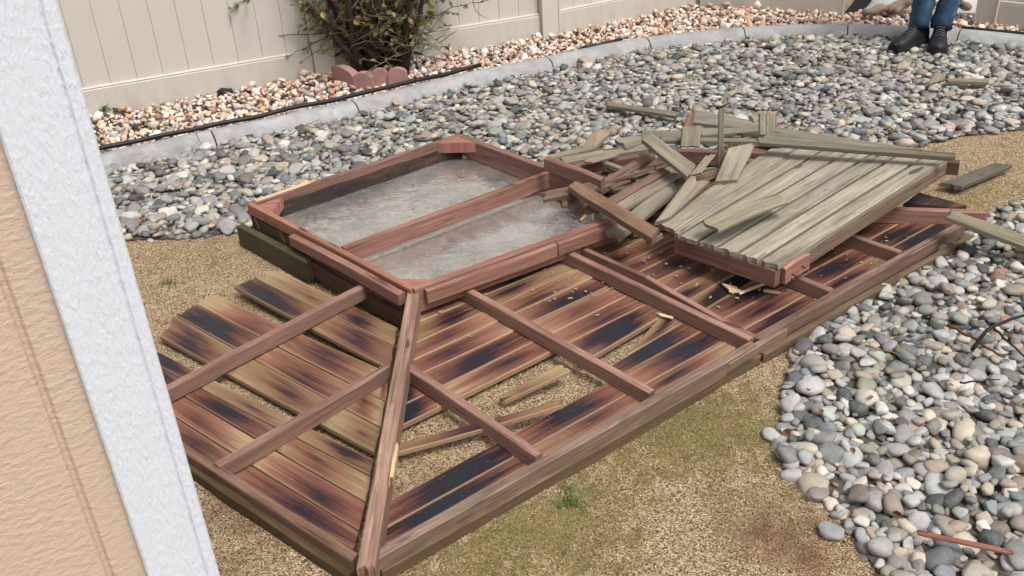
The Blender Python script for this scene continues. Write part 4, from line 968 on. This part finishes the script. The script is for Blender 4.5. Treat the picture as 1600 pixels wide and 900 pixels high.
SB_ = P(590, 104, .05)
shrub = thing('rose_shrub', 'leafy rose shrub with dark gnarled stems in front of the fence', 'shrub', tuple(SB_))
R_ = random.Random(3)
def wander(p, d, L, n, wob, up=0.0):
    pts = [np.array(p, float)]; d = np.array(d, float); d /= np.linalg.norm(d)
    for i in range(n):
        d = d + np.array([R_.gauss(0, wob), R_.gauss(0, wob), R_.gauss(0, wob) + up]); d /= np.linalg.norm(d); pts.append(pts[-1] + d * L / n)
    return pts
stems = []; branches = []; leafpts = []
for k in range(17):                                            # gnarled base
    a = R_.uniform(0, 6.28); r = R_.uniform(.01, .17); p = SB_ + np.array([math.cos(a) * r * 1.25, math.sin(a) * r * .6, -.02])
    d = np.array([math.cos(a) * .25, math.sin(a) * .2, 1])
    pts = wander(p, d, R_.uniform(.5, 1.0), 9, .13, .05); stems.append(pts)
    mesh_obj('stem', *tube(pts, [R_.uniform(.016, .030) * (1 - .65 * i / 9) * R_.uniform(.8, 1.25) for i in range(10)], 7), M['bark'], shrub, True)
for k in range(9):                                             # low crossing dead wood
    a = R_.uniform(-.4, .4) + (0 if k % 2 else 3.14); p = SB_ + np.array([R_.uniform(-.12, .12), R_.uniform(-.1, .05), R_.uniform(.02, .2)])
    pts = wander(p, (math.cos(a), R_.uniform(-.3, .2), R_.uniform(0, .5)), R_.uniform(.15, .32), 5, .25)
    mesh_obj('dead_branch', *tube(pts, [.02, .018, .016, .013, .010, .006], 6), M['bark'], shrub, True)
twv = []
for k in range(150):
    s = R_.choice(stems); i = R_.randrange(1, 9); a = R_.uniform(0, 6.28)
    el = R_.uniform(.1, 1.1); pts = wander(s[i], (math.cos(a), math.sin(a) * .7, el), R_.uniform(.2, .55), 7, .20, -.02)
    twv.append(tube(pts, [.0065 * (1 - .8 * j / 7) for j in range(8)], 5))
    for j in range(2, 8):
        for q in range(2): leafpts.append((pts[j], pts[j] - pts[j - 1]))
        if R_.random() < .55:
            t2 = wander(pts[j], (R_.gauss(0, 1), R_.gauss(0, .7), R_.gauss(.1, .6)), R_.uniform(.08, .2), 4, .2)
            twv.append(tube(t2, [.003, .0028, .0024, .002, .0013], 4))
            for u in t2[1:]: leafpts.append((u, t2[-1] - t2[0]))
for tgt in ((402, 62), (470, 100), (710, 22), (660, 75), (672, 20), (480, 45), (440, 95)):              # the long shoots that stand clear of the crown
    tp = Q(*tgt, SB_[1] - .12); s = SB_ + np.array([(-.1 if tgt[0] < 590 else .1), -.03, R_.uniform(.12, .3)]); md = (s + tp) / 2 + np.array([0, 0, .05])
    pts = [s * (1 - t) ** 2 + 2 * md * t * (1 - t) + tp * t * t + np.array([R_.gauss(0, .006), 0, R_.gauss(0, .008)]) for t in np.linspace(0, 1, 10)]
    twv.append(tube(pts, [.006 * (1 - .75 * j / 9) for j in range(10)], 5))
    for j in range(5, 10):
        for q in range(2 if tgt[0] > 420 else 1): leafpts.append((pts[j], pts[j] - pts[j - 1]))
    for q in range(4): leafpts.append((pts[-1], pts[-1] - pts[-2]))
mesh_obj('twigs', *merge(twv), M['twig'], shrub, True)['kind'] = 'stuff'
lv = np.array([(0, 0, 0), (.3, -.30, .03), (.65, -.32, .02), (1, 0, -.06), (.65, .32, .02), (.3, .30, .03), (.35, 0, -.02), (.68, 0, -.03)])
lf = [(0, 1, 6), (1, 2, 7, 6), (2, 3, 7), (0, 6, 5), (6, 7, 4, 5), (7, 3, 4)]
leaf_me = []
for k in range(5):
    me = bpy.data.meshes.new('leaf'); V = lv * [1, .85 + .1 * k, 1 + .5 * k]; me.from_pydata([tuple(v) for v in V], [], lf); me.materials.append(M['leaf']); leaf_me.append(me)
def leaf_mat(p, d, L):
    d = np.array(d) / (np.linalg.norm(d) + 1e-9) + np.array([R_.gauss(0, .7), R_.gauss(0, .7), R_.gauss(-.15, .5)]); d /= np.linalg.norm(d)
    n = np.array([R_.gauss(0, .5), R_.gauss(-.2, .5), 1.0]); s = np.cross(n, d); s /= np.linalg.norm(s); n = np.cross(d, s)
    m4 = np.eye(4); m4[:3, 0] = d * L; m4[:3, 1] = s * L; m4[:3, 2] = n * L; m4[:3, 3] = np.array(p); return m4
cand = []
for p, d in leafpts:
    zf = p[2] - SB_[2]
    if R_.random() < min(.95, max(.15, (zf - .02) * 2.0)): cand.append(leaf_mat(p, d, R_.uniform(.026, .050)))
lc = np.array([m[:3, 3] for m in cand]); q = proj(lc); vis = (q[:, 1] > -5) & (q[:, 0] > 380)
order = np.argsort(np.where(vis, lc[:, 1], 99) + 0); few = set(order[:300].tolist()); rest = []
for i, m4 in enumerate(cand):
    if i in few:
        o = bpy.data.objects.new('leaf', leaf_me[i % 5]); COL.objects.link(o); o.parent = shrub; o.matrix_parent_inverse = Matrix.Translation(-Vector(shrub.location)); o.matrix_basis = Matrix(m4.tolist())
    else: rest.append((((lv * [1, .9, 1.5]) @ m4[:3, :3].T + m4[:3, 3]), lf))
if rest: mesh_obj('leaves', *merge(rest), M['leaf'], shrub)['kind'] = 'stuff'
# small things in the rock bed
def clump(name, px, py, z, n, L, mat, label, cat, group=None, spread=.05):
    c = P(px, py, z); parts = []
    for k in range(n):
        m4 = leaf_mat(c + np.array([R_.gauss(0, spread), R_.gauss(0, spread), abs(R_.gauss(0, spread * .6))]), (R_.gauss(0, 1), R_.gauss(0, 1), .5), R_.uniform(.6, 1.2) * L)
        parts.append(((lv * [1, .9, 2]) @ m4[:3, :3].T + m4[:3, 3], lf))
    o = mesh_obj(name, *merge(parts), mat); return tag(o, label, cat, group)
clump('dry_plant', 330, 140, .03, 22, .05, M['dry'], 'dry brown weed at the foot of the left fence', 'weed', spread=.025)
clump('green_weed', 160, 176, .03, 16, .06, M['leaf'], 'green weed at the fence foot beside the white trim', 'weed', spread=.03)
clump('green_weed', 925, 26, .03, 14, .055, M['leaf'], 'dark green weed at the fence foot right of the slim post', 'weed', spread=.02)
clump('green_weed', 232, 192, .04, 12, .045, M['leaf'], 'small yellow-green weed among the pale rocks at left', 'weed', spread=.015)
V, T = pebble_shapes(2, 1, 77)[0]; p = P(352, 145, .035)
o = bpy.data.objects.new('black_cap', tri_mesh('black_cap', V * [.045, .04, .035] + p, T, M['hose'], None, True)); COL.objects.link(o); tag(o, 'small black irrigation cap at the foot of the left fence', 'cap')
def tuft(px, py, z, n, h, label, spread=.03):
    c = P(px, py, z); parts = []
    for k in range(n):
        b = c + np.array([R_.gauss(0, spread), R_.gauss(0, spread), -.003]); d = np.array([R_.gauss(0, .45), R_.gauss(0, .45), 1]) * h * R_.uniform(.5, 1.1); s = np.array([R_.gauss(0, 1), R_.gauss(0, 1), 0]); s = s / np.linalg.norm(s) * .0016
        parts.append(([b - s, b + s, b + d * .6 + s * .7, b + d * .6 - s * .7, b + d + np.array([d[0], d[1], -.2 * h]) * .3], [(0, 1, 2, 3), (3, 2, 4)]))
    o = mesh_obj('grass_tuft', *merge(parts), M['grass']); return tag(o, label, 'grass tuft', 'grass tufts')
tuft(893, 782, 0, 60, .04, 'bright green grass tuft on the sand in front of the roof', .02)
tuft(1083, 122, .05, 26, .05, 'grass tuft among the grey pebbles in mid yard', .02)
tuft(1015, 82, .04, 26, .05, 'grass tuft against the foot of the kerb', .03)
tuft(1228, 602, 0, 24, .014, 'flat yellow-green tuft beside the pebble edge', .018)
tuft(265, 442, 0, 70, .016, 'sparse green sprigs on the sand left of the roof', .018)

# dead leaves, twigs
lfs = [(1505, 112, 'orange-brown dead leaf beside the slim board scrap on the far pebbles'), (1330, 92, 'dead leaf on the far pebbles well left of the black shoes'), (1284, 640, 'dead leaf on the front pebbles close to their sandy edge, lower one of two'),
       (1262, 612, 'dead leaf on the front pebbles close to their sandy edge, upper one of two'), (1365, 620, 'dead leaf below the reddish twig on the front pebbles'), (1225, 672, 'dead leaf at the very tip of the front pebbles by the sand'), (1400, 548, 'dead leaf touching the thin reddish twig on the front pebbles'),
       (1480, 603, 'dead leaf beside the short black twig on the front pebbles'), (1395, 800, 'dead leaf on the pebbles just above the red-brown splinter board'), (1330, 700, 'dead leaf in the middle of the front pebbles'), (1520, 500, 'dead leaf under the arched black twig'),
       (1180, 560, 'dead leaf on the bare sand at the outer eaves beam'), (335, 297, 'dead leaf on the pebbles between the kerb and the skylight corner'), (620, 170, 'dead leaf on the pebbles at the kerb foot below the shrub'), (1475, 455, 'dead leaf on the pebbles near the right end of the eaves beam')]
for k, (px, py, lab) in enumerate(lfs):
    z = .055 if not (1140 < px < 1200) else .01
    me = bpy.data.meshes.new('dead_leaf'); V = lv * [1, 1, 4] + [0, 0, .1]; me.from_pydata([tuple(v) for v in V], [], lf); me.materials.append(M['dry'])
    o = bpy.data.objects.new('dead_leaf', me); COL.objects.link(o); s = R_.uniform(.018, .034)
    o.matrix_world = Matrix.Translation(P(px, py, z)) @ Matrix.Rotation(R_.uniform(0, 6.28), 4, 'Z') @ Matrix.Rotation(R_.gauss(0, .4), 4, 'X') @ Matrix.Diagonal((s, s, s, 1))
    tag(o, lab, 'leaf', 'dead leaves on the ground')
def twig(px, zs, r, label, mat='twig'):
    pts = [P(x, y, z) for (x, y), z in zip(px, zs)]; pp = np.array(pts); tt = np.linspace(0, len(pp) - 1, 12)
    pts = [np.array([np.interp(t, range(len(pp)), pp[:, i]) for i in range(3)]) + np.array([0, 0, R_.gauss(0, .002)]) for t in tt]
    o = mesh_obj('twig', *tube(pts, [r * (1 - .5 * i / 11) for i in range(12)], 6), M[mat], None, True); return tag(o, label, 'twig', 'twigs on the pebbles')
twig([(1518, 548), (1545, 512), (1600, 492), (1650, 488)], (.06, .12, .13, .1), .006, 'arched black twig rising from the right pebbles', 'black')
twig([(1482, 507), (1520, 528), (1570, 560)], (.08, .075, .07), .006, 'dark red twig crossing under the arched black one', 'dry')
twig([(1540, 500), (1570, 530), (1620, 575)], (.1, .08, .06), .004, 'thin dark twig slanting down to the right photo edge', 'black')
twig([(1352, 540), (1400, 553), (1440, 570)], (.07, .065, .06), .003, 'thin reddish twig lying left of the twig pile', 'dry')
twig([(1500, 598), (1540, 594), (1562, 593)], (.07, .07, .065), .003, 'short black twig below the twig pile', 'black')
twig([(305, 203), (312, 220), (318, 232)], (.085, .07, .06), .0016, 'fine dark twig hanging over the left kerb joint', 'black')
twig([(452, 212), (475, 197), (500, 187)], (.05, .06, .065), .003, 'fine curved twig against the foot of the left kerb', 'twig')

# ================================================================== FENCE GAP
a, b = P(1333, 21, .02), Q(1400, -60, P(1333, 21, .02)[1] + .1)
o = slab('leaning_timber', [a + (-.05, 0, 0), b + (-.05, 0, 0), b + (.06, 0, 0), a + (.06, 0, 0)], .06, 'black', None, (0, 0), None, 4, 0, (.45, .45, .45, 1), thick_dir=np.array([0, -1, .1])); tag(o, 'black timber leaning at the end of the fence beside the gap', 'timber')
def log(px0, px1, r, z, label):
    a, b = P(*px0, z), P(*px1, z); pts = [a + (b - a) * t + np.array([0, 0, R_.gauss(0, r * .2)]) for t in np.linspace(0, 1, 8)]
    o = mesh_obj('driftwood', *tube(pts, [r * R_.uniform(.6, 1.2) for _ in pts], 8), M['drift'], None, True); tag(o, label, 'driftwood', 'driftwood in the fence gap')
log((1350, 19), (1398, 13), .03, .08, 'grey driftwood log lying in front at the left of the gap')
log((1385, 13), (1420, 2), .03, .09, 'short grey driftwood log touching the person in the gap')
log((1400, 18), (1412, 6), .02, .08, 'knobbly driftwood stub at the left of the gap')
log((1447, 8), (1500, 4), .025, .08, 'grey driftwood log between the person\'s legs in the gap')
log((1500, 3), (1514, 12), .02, .07, 'thin driftwood stick right of the person\'s leg')

# ================================================================== PERSON
fl, frt = P(1424, 74, .04), P(1466, 79, .04)                   # soles
person = thing('person', 'person in blue jeans and black shoes standing on the pebbles', 'person', tuple((fl + frt) / 2))
def shoe(toe_px, heel_px, hw):
    t, h = P(*toe_px, .04), P(*heel_px, .04); L = .285; d = t - h; d[2] = 0; d /= np.linalg.norm(d); h = t - d * L; s = np.array([-d[1], d[0], 0.])
    prof = [(0.0, .025, .10), (.02, .036, .115), (.10, .040, .125), (.22, .040, .125), (.34, .038, .118), (.42, .038, .108), (.52, .042, .090), (.66, .047, .072), (.80, .048, .058), (.92, .040, .048), (.98, .025, .038), (1.0, .010, .026)]
    V, Fc = [], []; k = 12
    for u, hw_, ht in prof:
        for j in range(k):
            a = math.pi * j / (k - 1); V.append(h + d * u * L + s * hw_ * hw * math.cos(a) * (.80 + .2 * (1 - math.sin(a) ** 3)) + np.array([0, 0, .018 + (ht - .018) * math.sin(a) ** .75]))
    for i in range(len(prof) - 1):
        for j in range(k - 1): Fc.append((i * k + j, i * k + j + 1, (i + 1) * k + j + 1, (i + 1) * k + j))
    Fc.append(tuple(range(k))); Fc.append(tuple(range((len(prof) - 1) * k, len(prof) * k))[::-1])
    so_ = mesh_obj('shoe', V, Fc, M['shoe'], person, True)
    V, Fc = [], []; ol = [(u, w_) for u, w_, _ in prof]; ring = [(u, w_ * 1.08 + .002) for u, w_ in ol] + [(u, -w_ * 1.08 - .002) for u, w_ in ol[::-1]]
    for z in (-.012, .020):
        for u, w_ in ring: V.append(h + d * (u * L * 1.02 - .003) + s * w_ * hw + np.array([0, 0, z]))
    m = len(ring); Fc = [(i, (i + 1) % m, (i + 1) % m + m, i + m) for i in range(m)] + [tuple(range(m)), tuple(range(m, 2 * m))[::-1]]
    mesh_obj('sole', V, Fc, M['sole'], so_).matrix_parent_inverse = Matrix.Identity(4) if False else Matrix.Translation(-Vector(person.location)) @ Matrix.Identity(4) if False else so_.matrix_world.inverted() @ Matrix.Identity(4)
    lc_ = []
    for q in range(4):
        u = .44 + q * .07; hh = np.interp(u, [p_[0] for p_ in prof], [p_[2] for p_ in prof]) + .003
        lc_.append(tube([h + d * u * L - s * .022 + np.array([0, 0, hh - .008]), h + d * (u + .012) * L + np.array([0, 0, hh + .002]), h + d * u * L + s * .022 + np.array([0, 0, hh - .008])], .0032, 5))
    lo_ = mesh_obj('laces', *merge(lc_), M['lace'], so_)
    return h + d * .23 * L
ank_l = shoe((1396, 76), (1444, 62), 1.05); ank_r = shoe((1464, 81), (1467, 58), 1.05)
hipc = np.array([(ank_l[0] + ank_r[0]) / 2 + .05, (ank_l[1] + ank_r[1]) / 2 + .02, .92])
face = np.array([-.15, -.98, 0]); face /= np.linalg.norm(face); sd_ = np.array([face[1], -face[0], 0]) * -1
if sd_[0] < 0: sd_ = -sd_
hl, hr = hipc - sd_ * .10, hipc + sd_ * .12
def leg_path(a, h):
    a = np.array([a[0], a[1], .135]); k = (a * .5 + h * .5) + face * .03; k[2] = .50
    return [a * (1 - t) ** 2 + 2 * k * t * (1 - t) + h * t * t for t in np.linspace(0, 1, 26)]
def jean_leg(a, h, sgn):
    pts = leg_path(a, h); V, Fc = [], []; K = 22
    for i, p in enumerate(pts):
        t = i / 25; rad = np.interp(t, [0, .06, .15, .45, .55, .85, 1], [.058, .061, .060, .070, .075, .092, .102])
        if i == 0: p = p - [0, 0, .012]
        for j in range(K):
            a_ = 2 * math.pi * j / K; crumple = (.010 if t < .25 else .004) * mnoise.noise((math.cos(a_) * 1.3 + sgn * 7, math.sin(a_) * 1.3, t * 26)) + (.005 if t < .3 else .001) * math.sin(t * 95 + 1.5 * math.cos(a_ + sgn))
            rr = rad + crumple; V.append(p + np.array([math.cos(a_) * rr, math.sin(a_) * rr * 1.05, .006 * mnoise.noise((a_, t * 9, sgn)) if i else .006 * math.sin(a_ * 2 + sgn)]))
    for i in range(25):
        for j in range(K): Fc.append((i * K + j, i * K + (j + 1) % K, (i + 1) * K + (j + 1) % K, (i + 1) * K + j))
    # rolled hem
    o0 = len(V)
    for j in range(K): V.append(np.array(V[j]) * 1.0 + (pts[0] - np.array(V[j])) * .10 + np.array([0, 0, .02]))
    for j in range(K): Fc.append((j, o0 + j, o0 + (j + 1) % K, (j + 1) % K))
    return V, Fc
V1 = jean_leg(ank_l, hl, -1); V2 = jean_leg(ank_r, hr, 1)
V3, F3 = [], []; K = 20
for i, (z, a_, b_) in enumerate([(.80, .17, .11), (.86, .18, .12), (.93, .18, .125), (1.0, .17, .12), (1.05, .165, .115)]):
    for j in range(K):
        t = 2 * math.pi * j / K; V3.append(np.array([hipc[0], hipc[1], z]) + sd_ * a_ * math.cos(t) + face * b_ * math.sin(t))
for i in range(4):
    for j in range(K): F3.append((i * K + j, i * K + (j + 1) % K, (i + 1) * K + (j + 1) % K, (i + 1) * K + j))
F3.append(tuple(range(K))[::-1]); F3.append(tuple(range(4 * K, 5 * K)))
mesh_obj('jeans', *merge([V1, V2, (V3, F3)]), M['jeans'], person, True)
# body: one skinned figure inside the clothes
pel = hipc + [0, 0, .02]; chest = hipc + [0, 0, .40] + face * .02; neck = hipc + [0, 0, .56]; head = hipc + [0, 0, .68] + face * .02; crown = hipc + [0, 0, .78] + face * .02
def arm(sg):
    sh = chest + [0, 0, .09] + sd_ * .19 * sg; el = sh + [0, 0, -.29] + sd_ * .06 * sg - face * .02; wr = el + [0, 0, -.25] + face * .08; kn = wr + [0, 0, -.085] + face * .015
    return sh, el, wr, kn
nodes = [pel, hipc + [0, 0, .2], chest, neck, head, crown]; rad = [.13, .12, .13, .055, .085, .055]; edges = [(0, 1), (1, 2), (2, 3), (3, 4), (4, 5)]
for a_, h_ in ((ank_l, hl), (ank_r, hr)):
    pts = leg_path(a_, h_); i0 = len(nodes); nodes += [pts[22], pts[13], pts[1]]; rad += [.075, .05, .035]; edges += [(0, i0), (i0, i0 + 1), (i0 + 1, i0 + 2)]
sleeves = []
for sg in (-1, 1):
    sh, el, wr, kn = arm(sg); i0 = len(nodes); nodes += [sh, el, wr, kn]; rad += [.05, .038, .026, .034]; edges += [(2, i0), (i0, i0 + 1), (i0 + 1, i0 + 2), (i0 + 2, i0 + 3)]
    sleeves.append(tube([sh - sd_ * .03 * sg, (sh + el) / 2, el, (el + wr) / 2, wr], [.075, .062, .058, .052, .046], 14))
    for f in range(4):
        b0 = kn + face * (f - 1.5) * .019; i1 = len(nodes); Lf = (.07, .08, .076, .06)[f]
        nodes += [b0 + [0, 0, -.02], b0 + [0, 0, -.02 - Lf * .5] + face * .004, b0 + [0, 0, -.02 - Lf] - sd_ * .02 * sg]; rad += [.0095, .009, .0075]; edges += [(i0 + 3, i1), (i1, i1 + 1), (i1 + 1, i1 + 2)]
    i1 = len(nodes); nodes += [wr + [0, 0, -.045] + face * .045, wr + [0, 0, -.085] + face * .062]; rad += [.011, .009]; edges += [(i0 + 2, i1), (i1, i1 + 1)]
me = bpy.data.meshes.new('body'); me.from_pydata([tuple(v) for v in nodes], edges, []); me.materials.append(M['skin'])
body = bpy.data.objects.new('body', me); COL.objects.link(body); body.parent = person; body.matrix_parent_inverse = Matrix.Translation(-Vector(person.location))
sm = body.modifiers.new('skin', 'SKIN'); sm.use_smooth_shade = True
for v, r in zip(me.skin_vertices[0].data, rad): v.radius = (r, r)
me.skin_vertices[0].data[0].use_root = True
body.modifiers.new('sub', 'SUBSURF').levels = 1; body.modifiers['sub'].render_levels = 1
V3, F3 = [], []
for i, (z, a_, b_) in enumerate([(.92, .20, .14), (1.0, .19, .135), (1.15, .19, .135), (1.3, .205, .14), (1.40, .20, .13), (1.46, .13, .09), (1.50, .07, .07)]):
    for j in range(K):
        t = 2 * math.pi * j / K; rr = 1 + .03 * mnoise.noise((math.cos(t) * 2, math.sin(t) * 2, z * 7)); V3.append(np.array([hipc[0], hipc[1], z]) + sd_ * a_ * rr * math.cos(t) + face * b_ * rr * math.sin(t))
for i in range(6):
    for j in range(K): F3.append((i * K + j, i * K + (j + 1) % K, (i + 1) * K + (j + 1) % K, (i + 1) * K + j))
mesh_obj('jacket', *merge([(V3, F3)] + sleeves), M['jacket'], person, True)
V, T = ico(3); hv = head + [0, 0, .035] - face * .02
mesh_obj('hair', [hv + np.array([v[0] * .098, v[1] * .105, v[2] * .10 if v[2] > -.3 else -.03]) for v in V], T.tolist(), M['hair'], person, True)
